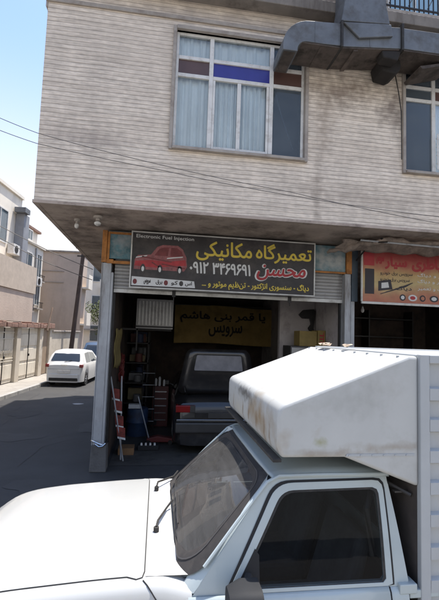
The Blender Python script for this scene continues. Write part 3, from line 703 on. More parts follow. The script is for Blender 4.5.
# ------------------------------------------------------------------ right sign
s2 = root('shop_banner', (5.3, 7.0, 2.98), 'orange and yellow printed banner with red lettering above the dark shop on the right', 'sign')
X0, X1, Z0, Z1, y = 3.64, 7.3, 3.0, 3.93, 7.02
def s2grad(nt, tc, s):
    N = nt.nodes; Lk = nt.links
    sp = N.new('ShaderNodeSeparateXYZ'); Lk.new(tc.outputs['Object'], sp.inputs[0])
    nz = N.new('ShaderNodeTexNoise'); nz.inputs['Scale'].default_value = 2.2; Lk.new(tc.outputs['Object'], nz.inputs['Vector'])
    ad = N.new('ShaderNodeMath'); ad.operation = 'MULTIPLY_ADD'; ad.inputs[1].default_value = .35; Lk.new(nz.outputs['Fac'], ad.inputs[0]); Lk.new(sp.outputs['Z'], ad.inputs[2])
    cr = N.new('ShaderNodeValToRGB'); e = cr.color_ramp.elements
    e[0].position = .1; e[0].color = (.42, .10, .065, 1); e[1].position = 1.0; e[1].color = (.36, .055, .045, 1)
    for p_, c_ in ((.33, (.46, .20, .11, 1)), (.52, (.52, .40, .19, 1)), (.72, (.50, .33, .14, 1)), (.86, (.42, .14, .09, 1))):
        q = e.new(p_); q.color = c_
    Lk.new(ad.outputs[0], cr.inputs[0])
    m = N.new('ShaderNodeMix'); m.data_type = 'RGBA'; m.blend_type = 'MULTIPLY'; m.inputs[0].default_value = 1
    Lk.new(cr.outputs[0], m.inputs[6]); Lk.new(s, m.inputs[7]); return m.outputs[2]
s2m = mat('banner_orange', (.9, .9, .9), .6, var=.15, vs=6, extra=s2grad)
b = MB(); b.box(X0, X1, y, y+.02, Z0, Z1); b.build('banner', s2m, s2)
b = MB(); b.box(X0-.02, X1+.02, y-.006, y+.03, Z0-.045, Z0-.002); b.box(X0-.03, X0-.002, y-.006, y+.03, Z0-.002, Z1); b.build('frame', M['shutter_rail'], s2, bevel=.004)
b = MB(); b.box(X0, X1, y-.02, y+.02, Z1+.003, Z1+.05); b.build('top_bar', M['dark_steel'], s2)
y -= .002
br_ = mat('banner_red', (.36, .03, .035), .6, var=.15, vs=8); bk = mat('banner_black', (.03, .025, .03), .6, var=.2)
text('فروش', br_, s2, 5.3, 6.1, 3.62, 3.86, y, .04)
text('باطری', br_, s2, 4.62, 5.2, 3.60, 3.85, y, .04)
text('سیار', br_, s2, 4.08, 4.5, 3.62, 3.84, y, .04)
text('لوازم یدکی', br_, s2, 6.2, 7.1, 3.62, 3.86, y, .03)
for k, (a, c, t_) in enumerate(((3.98, 4.62, 'سرویس برق خودرو'), (4.72, 5.5, 'انژکتور و دیاگ'), (5.6, 6.9, 'سنسور و باطری خودرو'))):
    text(t_, bk if k == 0 else wht, s2, a, c, 3.49, 3.57, y, .01)
    text(t_, bk if k == 0 else wht, s2, a, c-.06, 3.375, 3.455, y, .01)
    if k: text('نصب و تعمیر', wht, s2, a, c-.1, 3.24, 3.31, y, .01)
text('سرویس', br_, s2, 3.9, 4.05, 3.70, 3.84, y, .03)
text('دیاگ', bk, s2, 4.28, 4.6, 3.22, 3.31, y, .02)
flat([(3.66, 3.66), (3.66, 3.92), (3.86, 3.92), (3.86, 3.66)], br_, s2, y, 'red_panel')
flat([(3.68, 3.14), (3.68, 3.60), (3.86, 3.60), (3.86, 3.14)], bk, s2, y, 'printed_tool_box')
flat([(3.94, 3.2), (3.94, 3.38), (4.18, 3.42), (4.22, 3.24)], bk, s2, y, 'printed_tester')
flat([(4.0, 3.25), (4.0, 3.35), (4.13, 3.37), (4.15, 3.27)], wht, s2, y-.002, 'printed_screen')
for k in range(5): flat([(3.98+.1*k, 3.14+.035*k), (4.5+.03*k, 3.30+.018*k), (4.5+.03*k, 3.315+.018*k), (3.98+.1*k, 3.155+.035*k)], bk, s2, y-.001*k-.001, 'printed_cable')
for i, x in enumerate((4.42, 4.62, 4.82, 5.05, 5.3, 5.6, 5.9, 6.2)):
    rx = .06 if i % 2 == 0 else .09
    flat([(x+rx*math.cos(a), 3.10+.06*math.sin(a)) for a in [k*math.pi/8 for k in range(16)]], (bk, wht, bk)[i % 3], s2, y, 'emblem')
    flat([(x+rx*.6*math.cos(a), 3.10+.035*math.sin(a)) for a in [k*math.pi/8 for k in range(16)]], (wht, br_, s2m)[i % 3], s2, y-.002, 'emblem')

# ------------------------------------------------------------------ rolled awning
aw = root('rolled_awning', (4.4, 6.5, 3.9), 'crumpled brownish awning cloth rolled up under the soffit above the orange banner', 'awning')
clothm = mat('awning_cloth', (.27, .215, .175), .95, var=.35, vs=6, bump=.5, bs=14, dirt=(.1, .08, .07), ds=6, da=.7, dth=.47)
pts = []
for i in range(46):
    t = i/45
    if t < .3: k = t/.3; p = Vector((2.95, 7.02, 3.84)).lerp(Vector((3.62, 6.42, 3.98)), k)
    else: k = (t-.3)/.7; p = Vector((3.62, 6.42, 3.98)).lerp(Vector((7.2, 6.30, 3.92)), k)
    pts.append(p+Vector((0, .02*math.sin(i*1.7), .022*math.sin(i*.9)+.012*math.sin(i*2.3))))
b = MB(); b.tube(pts, .07, 12, rf=lambda i: (.035 if i == 0 else .05+.012*math.sin(i*1.3)+.008*math.sin(i*3.1))*(min(1, .5+i/10)))
b.build('cloth', clothm, aw, smooth=True, sharp=80)
b = MB()
b.grid(lambda u, v: (3.05+3.9*u+.05*math.sin(9*v), 6.62+.32*v+.02*math.sin(u*60)*v, 4.0-.10*math.sin(v*2.6)-.05*v+.02*math.sin(u*47+3*v)), [i/60 for i in range(61)], [i/6 for i in range(7)])
b.build('cloth_fold', clothm, aw, smooth=True, solid=.006)
b = MB(); b.tube([(3.55, 7.1, 3.75), (3.6, 6.7, 3.97), (3.64, 6.35, 4.0)], .014, 6); b.tube([(3.0, 7.0, 3.86), (3.3, 6.7, 3.97), (3.7, 6.3, 3.93)], .012, 6); b.build('arm', M['dark_steel'], aw)
b = MB(); b.tube([(3.3, 6.45, 3.97), (4.5, 6.28, 3.90), (6, 6.25, 3.91), (7.3, 6.25, 3.9)], .016, 6); b.build('front_rail', M['post_paint'], aw)

# ------------------------------------------------------------------ overhead wires
def wire(pts, label, r=.0045, seg=8):
    P_ = []
    for a, c in zip(pts, pts[1:]):
        a, c = Vector(a), Vector(c)
        for k in range(seg):
            t = k/seg; P_.append(a.lerp(c, t)+Vector((0, 0, -.03*(c-a).length**.9*t*(1-t))))
    P_.append(Vector(pts[-1]))
    b = MB(); b.tube(P_, r, 5); o = b.build('overhead_cable', M['wire'], None, smooth=True, loc=tuple(P_[0])); tag(o, label, 'cable', 'overhead cables')
wire([(-14, 5.2, 6.6), (-2.13, 5.5, 4.98), (-1.66, 5.5, 4.83), (-.07, 5.5, 4.56), (1.75, 5.5, 4.34), (4.05, 5.5, 4.06), (9, 5.5, 3.95)], 'upper of the two close cables crossing the lower beige facade')
wire([(-14, 5.3, 6.3), (-2.12, 5.45, 4.80), (-1.65, 5.45, 4.67), (-.07, 5.45, 4.47), (1.75, 5.45, 4.27), (4.05, 5.45, 4.14), (9, 5.45, 4.2)], 'lower of the two close cables crossing the beige facade')
wire([(-18, 9, 8.0), (-5.16, 14, 5.54), (-3.64, 14, 4.84), (-2.2, 14, 4.3)], 'thin cable sagging before the white apartment house, upper one', .012)
wire([(-18, 9.2, 7.3), (-5.13, 14, 5.15), (-3.87, 14, 4.52), (-2.2, 14, 3.95)], 'thin cable sagging before the white apartment house, lower one', .012)
# ------------------------------------------------------------------ generic small car (local frame: x forward from the rear bumper, z up)
def lerp_tab(tab, x):
    if x <= tab[0][0]: return tab[0][1]
    for (a, va), (c, vc) in zip(tab, tab[1:]):
        if x <= c: return va+(vc-va)*(x-a)/(c-a)
    return tab[-1][1]
def wheel(parent, x, y, side, r=.29, wd=.18, loc0=(0, 0, 0)):
    ox, oy, oz = loc0
    b = MB(); n = 28; prof = [(r*.62, -wd/2), (r*.93, -wd/2), (r, -wd/2+.03), (r, wd/2-.03), (r*.93, wd/2), (r*.62, wd/2)]
    b.grid(lambda u, v: (ox+x+prof[v][0]*math.cos(2*math.pi*u/n), oy+y+prof[v][1], oz+r+prof[v][0]*math.sin(2*math.pi*u/n)), range(n+1), range(len(prof)))
    bmesh.ops.remove_doubles(b.bm, verts=b.bm.verts, dist=1e-5)
    w_ = b.build('wheel', M['tyre'], parent, smooth=True)
    b = MB(); b.cyl((ox+x, oy+y-wd*.3, oz+r), (ox+x, oy+y+wd*.3, oz+r), r*.63, n=24)
    for k in range(6):
        a = k*math.pi/3; c_, s_ = math.cos(a), math.sin(a)
        p0 = (ox+x+.1*r*c_, oy+y+side*wd*.42, oz+r+.1*r*s_); p1 = (ox+x+.6*r*c_, oy+y+side*wd*.36, oz+r+.6*r*s_)
        b.cyl(p0, p1, r*.1, r*.09, 6)
    b.cyl((ox+x, oy+y+side*wd*.3, oz+r), (ox+x, oy+y+side*wd*.46, oz+r), r*.16, n=12)
    sub(w_, b.build('rim', M['rim'], parent))
def simple_car(rt, top, belt, W, L, wheels, paint, side_win, rear_glass, front_glass, tail, glassm, rr=.29):
    def wt(x):
        tz = lerp_tab(top, x); d = max(0, tz-belt)
        return W*(.955-.30*min(1, d/.5)**1.2*.62)
    def plan(x):    # rounded ends in plan
        e = min(x, L-x); return W*(1-.14*max(0, 1-e/.35)**2)/W
    def ring(x):
        tz = lerp_tab(top, x); k = plan(x); w_ = W*k; bz = min(belt, tz-.04); zb = .2
        for xw in wheels:
            d = abs(x-xw)
            if d < rr+.05: zb = max(zb, .02+rr+math.sqrt((rr+.05)**2-d*d)*.98)
        lo = min(zb, bz-.1)
        h = [(0, .18), (w_*.75, .18), (w_*.97, lo), (w_, lo+(bz-lo)*.45), (w_*.985, bz-.02), (w_*.965, bz+.015*(tz > bz+.06)), (wt(x)*k+.0, tz-.045), (wt(x)*k*.93, tz-.012), (wt(x)*k*.6, tz+.008), (0, tz+.016)]
        return h
    xs = sorted(set([0, .015, .05] + [L*i/70 for i in range(1, 70)] + [a for a, _ in top] + [L-.05, L-.015, L]))
    b = MB(); V = []
    for x in xs:
        h = ring(x); full = [(-y_, z_) for y_, z_ in h[::-1]] + h[1:-1]
        V.append([b.bm.verts.new((x, y_, z_)) for y_, z_ in full])
    n = len(V[0])
    for A, B in zip(V, V[1:]):
        for k in range(n): b.bm.faces.new((A[k], A[(k+1) % n], B[(k+1) % n], B[k]))
    b.bm.faces.new(V[0]); b.bm.faces.new(V[-1][::-1])
    body = b.build('body', paint, rt, smooth=True, sharp=32)
    # side windows
    for s in (-1, 1):
        for (xa, xb, xc, xd) in side_win:      # bottom xa..xb, top xc..xd
            def sf(u, v):
                x = (xa+(xb-xa)*u)*(1-v)+(xc+(xd-xc)*u)*v; tz = lerp_tab(top, x)
                z0, z1 = belt+.02, tz-.045; z = z0+(z1-.05-z0)*v
                f = (z-z0)/max(.01, z1-z0); return (x, s*(W*.965*(1-f)+wt(x)*f+.006), z)
            b = MB(); b.patch(sf, rrect(0, 1, 0, 1, .07, 3), 3); b.build('side_window', glassm, rt, smooth=True, fixn=False)
    def gp(xa, xb, hw, name):
        def gf(u, v):
            x = xa+(xb-xa)*v; return (x+(-.008 if xa < L/2 else .008), (u-.5)*2*hw*(wt(x)/wt(xa)), lerp_tab(top, x)+.016-.012*abs(u-.5)*2+.006)
        b = MB(); b.patch(gf, rrect(0, 1, 0, 1, .06, 3), 4); b.build(name, glassm, rt, smooth=True, fixn=False)
    gp(*rear_glass, 'rear_window'); gp(*front_glass, 'windscreen')
    for s in (-1, 1):
        for xw in wheels: wheel(rt, xw, s*(W-.11), s, rr)
        y0, y1, z0, z1 = tail
        b = MB(); b.box(-.012, .16, min(s*y0, s*y1), max(s*y0, s*y1), z0, z1); b.build('tail_light', TAIL, rt, bevel=.012)
        b = MB(); b.box(L-.2, L+.005, min(s*W*.62, s*W*.9), max(s*W*.62, s*W*.9), .6, .72); b.build('headlight', M['chrome'], rt, bevel=.02)
        xm = front_glass[0]-.5 if front_glass[0] > front_glass[1] else front_glass[0]
        b = MB(); b.box(xm-.05, xm+.05, min(s*(W+.02), s*(W+.17)), max(s*(W+.02), s*(W+.17)), belt+.02, belt+.15); b.cyl((xm, s*(W*.9), belt+.03), (xm, s*(W+.06), belt+.06), .02)
        b.build('wing_mirror', paint, rt, bevel=.02)
    return body
TAIL = mat('tail_red', (.22, .012, .012), .2, var=.15)
carglass = mat('car_glass', (.02, .025, .03), .06, var=.1, spec=.9)
wp = mat('car_white', (.62, .62, .60), .35, coat=.4, var=.05)
# white hatchback parked on the left
hb = root('parked_car', (-3.66, 17.6, 0), 'small white hatchback parked nose away beside the cream gates on the left', 'car', None, R(85.5), absolute=False)
simple_car(hb, [(0, .5), (.03, .86), (.12, .96), (.38, 1.30), (.62, 1.42), (1.4, 1.46), (2.2, 1.40), (2.9, 1.0), (3.1, .96), (3.75, .8), (3.9, .5)], .93, .755, 3.9, (.72, 3.1), wp,
           [(.62, 1.38, .72, 1.40), (1.46, 2.62, 1.48, 2.15)], (.16, .40, .58), (2.86, 2.28, .6), (.60, .735, .78, .90), carglass, .28)
b = MB(); b.box(-.03, .05, -.60, .60, .3, .52); b.build('bumper', wp, hb, bevel=.03)
b = MB(); b.box(-.036, -.02, -.25, .25, .56, .67); b.build('number_plate', M['frame_white'], hb, bevel=.004)
b = MB(); b.box(-.036, .0, -.56, .56, .24, .36); b.build('lower_trim', M['black_rubber'], hb)
b = MB(); b.tube([(-.012, -.62, .99*.72), (-.018, 0, .70), (-.012, .62, .71)], .004, 4); b.build('boot_shut_line', M['black'], hb)
b = MB(); b.box(-.018, 0, -.12, .12, .86, .885); b.build('boot_handle', M['chrome'], hb)
b = MB(); b.tube([(.2, 0, 1.02), (.12, .02, 1.0), (.16, -.25, 1.06)], .008, 5); b.build('rear_wiper', M['black'], hb)
# bluish car ahead of it
bp_ = mat('car_blue', (.05, .09, .16), .3, coat=.5, var=.1)
nb = root('parked_car', (-3.05, 22.0, 0), 'dark blue car parked just ahead of the white hatchback', 'car', None, R(89), absolute=False)
simple_car(nb, [(0, .5), (.04, .9), (.12, .98), (.40, 1.5), (.6, 1.66), (1.4, 1.70), (2.4, 1.62), (3.0, 1.06), (3.2, 1.0), (4.1, .88), (4.3, .5)], 1.0, .84, 4.3, (.75, 3.4), bp_,
           [(.6, 1.5, .7, 1.5), (1.58, 2.75, 1.6, 2.35)], (.15, .45, .66), (2.95, 2.48, .68), (.62, .82, .8, .98), carglass, .31)
b = MB(); b.box(-.03, .05, -.7, .7, .3, .52); b.build('bumper', M['plastic_grey'], nb, bevel=.03)
# dark saloon inside the workshop, boot open
dp = mat('saloon_paint', (.018, .017, .018), .3, coat=.6, var=.2, dirt=(.06, .055, .05), ds=4, da=.4)
sd = root('parked_saloon', (1.28, 8.05, .006), 'dark saloon car with its boot lid raised inside the workshop', 'car', None, R(90), absolute=False)
simple_car(sd, [(0, .5), (.03, .88), (.08, .97), (.75, 1.04), (1.25, 1.34), (1.9, 1.40), (2.7, 1.35), (3.3, .98), (4.2, .85), (4.4, .5)], .96, .90, 4.4, (.95, 3.55), dp,
           [(1.05, 1.75, 1.35, 1.78), (1.83, 3.05, 1.85, 2.65)], (.8, 1.2, .62), (3.25, 2.78, .68), (.5, .87, .80, .93), carglass, .29)
b = MB(); b.box(-.06, .1, -.87, .87, .42, .62); bumper = b.build('bumper', M['plastic_grey'], sd, bevel=.03)
b = MB(); b.box(-.068, -.055, -.85, .85, .645, .68); b.build('chrome_strip', M['chrome'], sd, bevel=.004)
b = MB(); b.box(-.03, 0, -.25, .25, .70, .80); b.build('number_plate', M['plastic_grey'], sd, bevel=.004)
b = MB(); b.box(-.02, -.005, -.5, .5, .705, .80); b.build('number_plate_panel', M['dark_steel'], sd, bevel=.004)
for s in (-1, 1):
    b = MB(); b.box(-.018, .0, min(s*.5, s*.60), max(s*.5, s*.60), .80, .93); b.build('reversing_light', M['plastic_grey'], sd, bevel=.004)
def lid(u, v): return (.70-.10*v+.06*(v-.5)**2, u*(.82-.17*v**1.5), 1.06+.93*v)
b = MB(); b.patch(lid, [(p, q) for p, q in rrect(-1, 1, 0, 1, .16, 5)], 4); bl = b.build('boot_lid', dp, sd, smooth=True, solid=.03)
b = MB(); b.patch(lambda u, v: (lid(u, v)[0]-.045, lid(u, v)[1], lid(u, v)[2]), rrect(-.7, .66, .52, .86, .03, 3), 2)
sub(bl, b.build('inner_lining', mat('lid_lining', (.24, .24, .26), .5, var=.25, vs=5), sd))
for s in (-1, 1):
    b = MB(); b.tube([(.72, s*.62, 1.04), (.62, s*.66, 1.1), (.64, s*.68, 1.2)], .015, 6)
    sub(bl, b.build('hinge', M['dark_steel'], sd))

# ------------------------------------------------------------------ things inside the workshop
def thing1(name, bld_, m, label, cat, loc, group=None, **k):
    o = bld_.build(name, m, None, loc=loc, **k); return tag(o, label, cat, group)
ac = root('air_cooler', (-.1, 9.2, 2.36), 'pale slatted air cooler cabinet mounted high in the workshop left of the yellow banner', 'air cooler')
b = MB(); b.box(-.47, .32, 9.05, 9.5, 2.38, 3.02); b.build('cabinet', mat('cooler_white', (.42, .41, .40), .6, var=.2, vs=3, dirt=(.2, .17, .15), ds=4, da=.6), ac, bevel=.015)
b = MB()
for i in range(10): b.box(-.42+.073*i, -.39+.073*i, 9.03, 9.049, 2.46, 2.97)
b.build('slat', M['frame_white'], ac, bevel=.003)
b = MB(); b.box(-.47, .32, 9.025, 9.048, 2.405, 2.44); b.box(-.45, -.42, 9.1, 9.13, 1.9, 2.38); b.box(-.76, -.4, 9.1, 9.13, 2.34, 2.378); b.box(-.7, .3, 9.3, 9.33, 2.34, 2.378); b.build('bracket', M['dark_steel'], ac)
yb = root('yellow_banner', (1.9, 12.4, 2.0), 'dull yellow cloth banner with dark handwriting hung at the back of the workshop', 'banner')
b = MB(); b.grid(lambda u, v: (.48+3.0*u, 12.3+.03*math.sin(u*9), 2.02+1.12*v+.03*math.sin(u*5)), [i/20 for i in range(21)], [0, .5, 1])
b.build('cloth', mat('banner_yellow', (.36, .24, .08), .9, var=.25, vs=3, dirt=(.1, .075, .04), ds=2, da=.6), yb, solid=.01)
y = 12.25; INK = mat('ink', (.015, .012, .01), .8)
for i, (t_, a, c, za) in enumerate((('یا قمر بنی هاشم', .65, 3.2, 2.64), ('سرویس', 1.5, 2.5, 2.25))): text(t_, INK, yb, a, c, za, za+.34, y, .02)
b = MB(); b.cyl((.4, 12.3, 3.16), (3.4, 12.3, 3.16), .012); b.build('cord', M['wire'], yb)
# red and white folding barrier leaning on the post
bar = root('folding_barrier', (-.6, 7.8, 0), 'red and white folding warning barrier leaning behind the left garage post', 'barrier')
b = MB(); b.cyl((-.78, 7.62, 1.5), (-.50, 7.7, .02), .014, n=8); b.cyl((-.60, 7.72, 1.5), (-.55, 7.78, .02), .014, n=8); b.build('pole', M['post_paint'], bar)
rw = mat('barrier_red', (.20, .03, .02), .7, var=.4, vs=12, dirt=(.05, .03, .025), ds=10, da=.7, dth=.48)
for i, (z0, xs_) in enumerate(((1.13, -.73), (.92, -.68), (.66, -.64), (.46, -.60))):
    b = MB(); b.prism([(xs_-.02, z0), (xs_+.12, z0-.03), (xs_+.11, z0+.14), (xs_-.04, z0+.17)], 'y', 7.66, 7.69)
    b.build('board', rw if i != 3 else rw, bar, bevel=.004)
    b = MB(); b.prism([(xs_-.01, z0-.04), (xs_+.125, z0-.07), (xs_+.12, z0-.035), (xs_-.015, z0-.005)], 'y', 7.665, 7.688); b.build('white_band', M['frame_white'], bar)
b = MB(); b.box(-.63, -.34, 8.1, 8.4, .006, .13); thing1('cardboard_tray', b, mat('cardboard', (.22, .12, .055), .9, var=.25), 'low brown cardboard tray on the workshop floor by the barrier', 'tray', (-.48, 8.25, .006), bevel=.006)
tb = root('battery_rack', (-.1, 8.5, .006), 'low dark rack with four small white caps on the workshop floor', 'battery rack')
b = MB(); b.box(-.28, .12, 8.38, 8.6, .012, .11); b.build('case', M['black'], tb, bevel=.01)
for i in range(4): b = MB(); b.cyl((-.21+.085*i, 8.40, .11), (-.21+.085*i, 8.40, .155), .022, .018, 10); b.build('cap', M['frame_white'], tb)
dr = root('oil_drum', (-.36, 9.7, .006), 'blue oil drum standing behind the cardboard tray', 'drum')
b = MB(); b.tube([(-.36, 9.7, .006), (-.36, 9.7, .03), (-.36, 9.7, .28), (-.36, 9.7, .3), (-.36, 9.7, .32), (-.36, 9.7, .58), (-.36, 9.7, .60)], .24, 22, rf=lambda i: (.23, .235, .235, .25, .235, .235, .22)[i]); b.build('barrel', mat('drum_blue', (.03, .055, .11), .5, var=.3, vs=5, dirt=(.04, .03, .025), da=.7), dr, smooth=True)
b = MB(); b.box(-.56, -.30, 9.5, 9.66, .608, .70); b.build('lid_box', M['frame_white'], dr, bevel=.01)
lad = root('steel_ladder', (-.15, 10, .006), 'thin grey steel ladder standing against the left workshop wall', 'ladder')
for x in (-.28, .0):
    b = MB(); b.cyl((x, 9.9, .01), (x-.02, 10.2, 1.5), .014, n=8)
    b.build('rail', M['dark_steel'], lad)
for i in range(5): z = .25+.27*i; b = MB(); b.cyl((-.28-.003*i, 9.94+.05*i, z), (0-.003*i, 9.94+.05*i, z), .010, n=8); b.build('rung', M['post_paint'], lad)
b = MB(); b.grid(lambda u, v: (-.775+.07*u+.015*math.sin(v*9), 7.9+.5*u, 1.62+.72*v+.02*math.sin(u*9)), [i/8 for i in range(9)], [i/8 for i in range(9)])
thing1('yellow_rag', b, mat('rag_yellow', (.22, .17, .06), .95, var=.3, vs=5), 'yellow rag hanging on the wall just inside the left garage post', 'rag', (-.75, 8.1, 1.62), smooth=True, solid=.01)
shf = root('tool_shelf', (-.4, 11.6, 0), 'dark cluttered tool shelf along the left workshop wall', 'shelf')
for z in (.5, 1.0, 1.5, 2.0): b = MB(); b.box(-.76, -.2, 10.8, 13.2, z, z+.03); b.build('shelf_board', M['dark_steel'], shf)
for y_ in (10.8, 12, 13.17):
    b = MB(); b.box(-.23, -.2, y_, y_+.03, 0, 2.3)
    b.build('upright', M['dark_steel'], shf)
random.seed(4)
k = 0
for z in (.5, 1.0, 1.5, 2.0):
    for i in range(6):
        y0 = 10.9+.38*i; h = random.uniform(.12, .36); c_ = random.choice([(.2, .2, .2), (.15, .05, .04), (.05, .07, .14), (.25, .2, .1), (.1, .1, .1)])
        cols = ('grey', 'dark red', 'dark blue', 'tan', 'black')
        nm = cols[[(.2, .2, .2), (.15, .05, .04), (.05, .07, .14), (.25, .2, .1), (.1, .1, .1)].index(c_)]
        b = MB()
        if i % 2: b.box(-.7, -.3, y0, y0+random.uniform(.15, .3), z+.032, z+.032+h)
        else: b.cyl((-.45, y0+.12, z+.032), (-.45, y0+.12, z+.032+h), .1, .09, 14)
        thing1('stored_box' if i % 2 else 'stored_can', b, mat('stored', c_, .6, var=.3), f'dim {"box" if i % 2 else "can"} among the clutter on the dark tool shelf', 'box' if i % 2 else 'can', (-.5, y0, z+.032), 'boxes and cans on the tool shelf', bevel=.006)
for i, (x, y_, z, lb) in enumerate(((.35, 11.2, 0, 'lower worn tyre of the pair stacked left of the dark saloon'), (.38, 11.25, .2, 'upper worn tyre of the pair stacked left of the dark saloon'))):
    t = root('old_tyre', (x-.35, y_-.4, z+.006), lb, 'tyre', 'tyres stacked in the workshop')
    b = MB(); n = 28; pr_ = [(.19, .02), (.28, 0), (.31, .04), (.31, .14), (.28, .18), (.19, .16)]
    b.grid(lambda u, v: (x-.35+pr_[v][0]*math.cos(2*math.pi*u/n), y_-.4+pr_[v][0]*math.sin(2*math.pi*u/n), z+.01+pr_[v][1]), range(n+1), range(6)); b.build('tread', M['tyre'], t, smooth=True, solid=.01)
hs_ = root('air_hose', (-.72, 8.9, 1.5), 'coiled red rubber air hose hanging on the left workshop wall', 'hose')
b = MB(); b.tube([(-.74+.012*(i % 7), 8.9+(.2+.01*(i//16))*math.cos(i*.4), 1.55+(.26+.012*(i//16))*math.sin(i*.4)) for i in range(64)], .013, 6); b.build('coil', mat('hose_red', (.16, .025, .02), .6, var=.3), hs_, smooth=True)
b = MB(); b.cyl((-.78, 8.9, 1.82), (-.68, 8.9, 1.82), .012); b.build('peg', M['dark_steel'], hs_)
tj = root('trolley_jack', (.05, 8.9, .006), 'low dark red trolley jack with a long handle behind the battery rack', 'jack')
b = MB(); b.prism([(-.12, .05), (-.12, .12), (.1, .17), (.42, .12), (.42, .05)], 'y', 8.85, 9.02); b.build('body', mat('jack_red', (.14, .02, .018), .5, var=.3), tj, bevel=.01)
b = MB(); b.cyl((-.08, 8.93, .12), (-.34, 9.0, .95), .014, n=8); b.build('handle', M['post_paint'], tj)
for yy_ in (8.83, 9.04):
    for xx_ in (-.08, .36): b = MB(); b.cyl((xx_, yy_-.015, .05), (xx_, yy_+.015, .05), .045, n=12); b.build('wheel', M['dark_steel'], tj)
tc_ = root('tool_chest', (.12, 10.6, 0), 'dark tool chest with pale drawer handles between the ladder and the saloon', 'tool chest')
b = MB(); b.box(-.05, .34, 10.5, 10.9, .01, .98); b.build('carcass', mat('chest_red', (.09, .018, .016), .5, var=.3), tc_, bevel=.01)
for k in range(5): b = MB(); b.box(.0, .29, 10.475, 10.498, .16+.17*k, .185+.17*k); b.build('drawer_handle', M['chrome'], tc_)
for k, (xx_, hh, cc) in enumerate(((.02, .16, 'white'), (.11, .20, 'pale'), (.22, .13, 'white'))):
    b = MB(); b.cyl((xx_, 10.58, .985), (xx_, 10.58, .985+hh), .032, n=12); b.cyl((xx_, 10.58, .985+hh), (xx_, 10.58, 1.01+hh), .018, n=10)
    thing1('spray_can', b, M['frame_white'], ('left and middle-height', 'middle and tallest', 'right and shortest')[k]+' of the three pale spray cans on the tool chest', 'spray can', (xx_, 10.58, .985), 'spray cans on the tool chest', smooth=True)
# right side: cupboard with yellow boxes and hook
cb = root('steel_cupboard', (3.0, 8.4, .006), 'grey steel cupboard at the right side of the workshop', 'cupboard')
b = MB(); b.box(2.66, 3.40, 8.1, 8.62, .01, 2.13); b.build('carcass', M['plastic_grey'], cb, bevel=.01)
for x in (2.68, 3.04): b = MB(); b.box(x, x+.34, 8.08, 8.098, .08, 2.1); b.build('door', M['shutter'], cb, bevel=.005)
yl = mat('box_yellow', (.24, .17, .05), .7, var=.2, vs=6)
bx1 = root('yellow_box', (3.06, 8.3, 2.13), 'wide plain yellow box on top of the steel cupboard', 'box', 'yellow boxes on the cupboard')
b = MB(); b.box(2.86, 3.23, 8.14, 8.5, 2.132, 2.44); b.build('carton', yl, bx1, bevel=.006)
bx2 = root('yellow_box', (3.34, 8.3, 2.13), 'narrow yellow box with red strokes printed on it beside the wide yellow box', 'box', 'yellow boxes on the cupboard')
b = MB(); b.box(3.245, 3.41, 8.13, 8.5, 2.132, 2.46); b.build('carton', yl, bx2, bevel=.006)
b = MB()
for z in (2.2, 2.27, 2.34): b.box(3.28, 3.36, 8.127, 8.129, z, z+.03)
b.box(3.36, 3.375, 8.127, 8.129, 2.18, 2.42); b.build('print', br_, bx2)
b = MB(); b.prism([(3.02, 2.80), (3.12, 2.90), (3.36, 2.93), (3.40, 2.86), (3.36, 2.5), (3.40, 2.44), (3.28, 2.44), (3.24, 2.52), (3.30, 2.60), (3.27, 2.72), (3.1, 2.72)], 'y', 8.66, 8.72)
thing1('hoist_hook', b, M['dark_steel'], 'dark iron hook tool hanging on the pale wall above the yellow boxes', 'hook', (3.2, 8.7, 2.5), bevel=.008)
b = MB(); b.box(-.7, 3.3, 10.0, 10.14, 3.45, 3.62); thing1('hoist_beam', b, M['dark_steel'], 'dark steel beam crossing under the workshop ceiling', 'beam', (1.3, 10, 3.45))
# right shop
cn = root('shop_counter', (5, 9.5, 0), 'dark counter inside the shop on the right', 'counter')
b = MB(); b.box(4.0, 7.5, 9.2, 9.7, .01, 1.0); b.build('base', M['plastic_grey'], cn, bevel=.01); b = MB(); b.box(3.95, 7.55, 9.15, 9.75, 1.003, 1.05); b.build('top', M['dark_steel'], cn, bevel=.005)
s3 = root('shop_shelves', (5.5, 13, 0), 'dark wall shelves at the back of the shop on the right', 'shelf')
b = MB()
for z in (.6, 1.2, 1.8, 2.4, 3.0): b.box(3.7, 8.5, 12.9, 13.35, z, z+.04)
b.build('shelf_board', M['plastic_grey'], s3)
b = MB()
for x in (3.7, 5.3, 6.9, 8.46): b.box(x, x+.04, 12.88, 13.36, 0, 3.3)
b.build('upright', M['plastic_grey'], s3)
bb = root('pendant_bulb', (4.25, 8.2, 3.0), 'small bulb hanging below the orange banner in the dark shop', 'lamp')
b = MB(); b.cyl((4.25, 8.2, 4.05), (4.25, 8.2, 3.0), .006, n=6); b.build('flex', M['wire'], bb)
b = MB(); b.tube([(4.25, 8.2, 3.0), (4.25, 8.2, 2.97), (4.25, 8.2, 2.93), (4.25, 8.2, 2.89), (4.25, 8.2, 2.87)], .03, 12, rf=lambda i: (.015, .02, .035, .03, .01)[i]); b.build('bulb', M['frame_white'], bb, smooth=True)
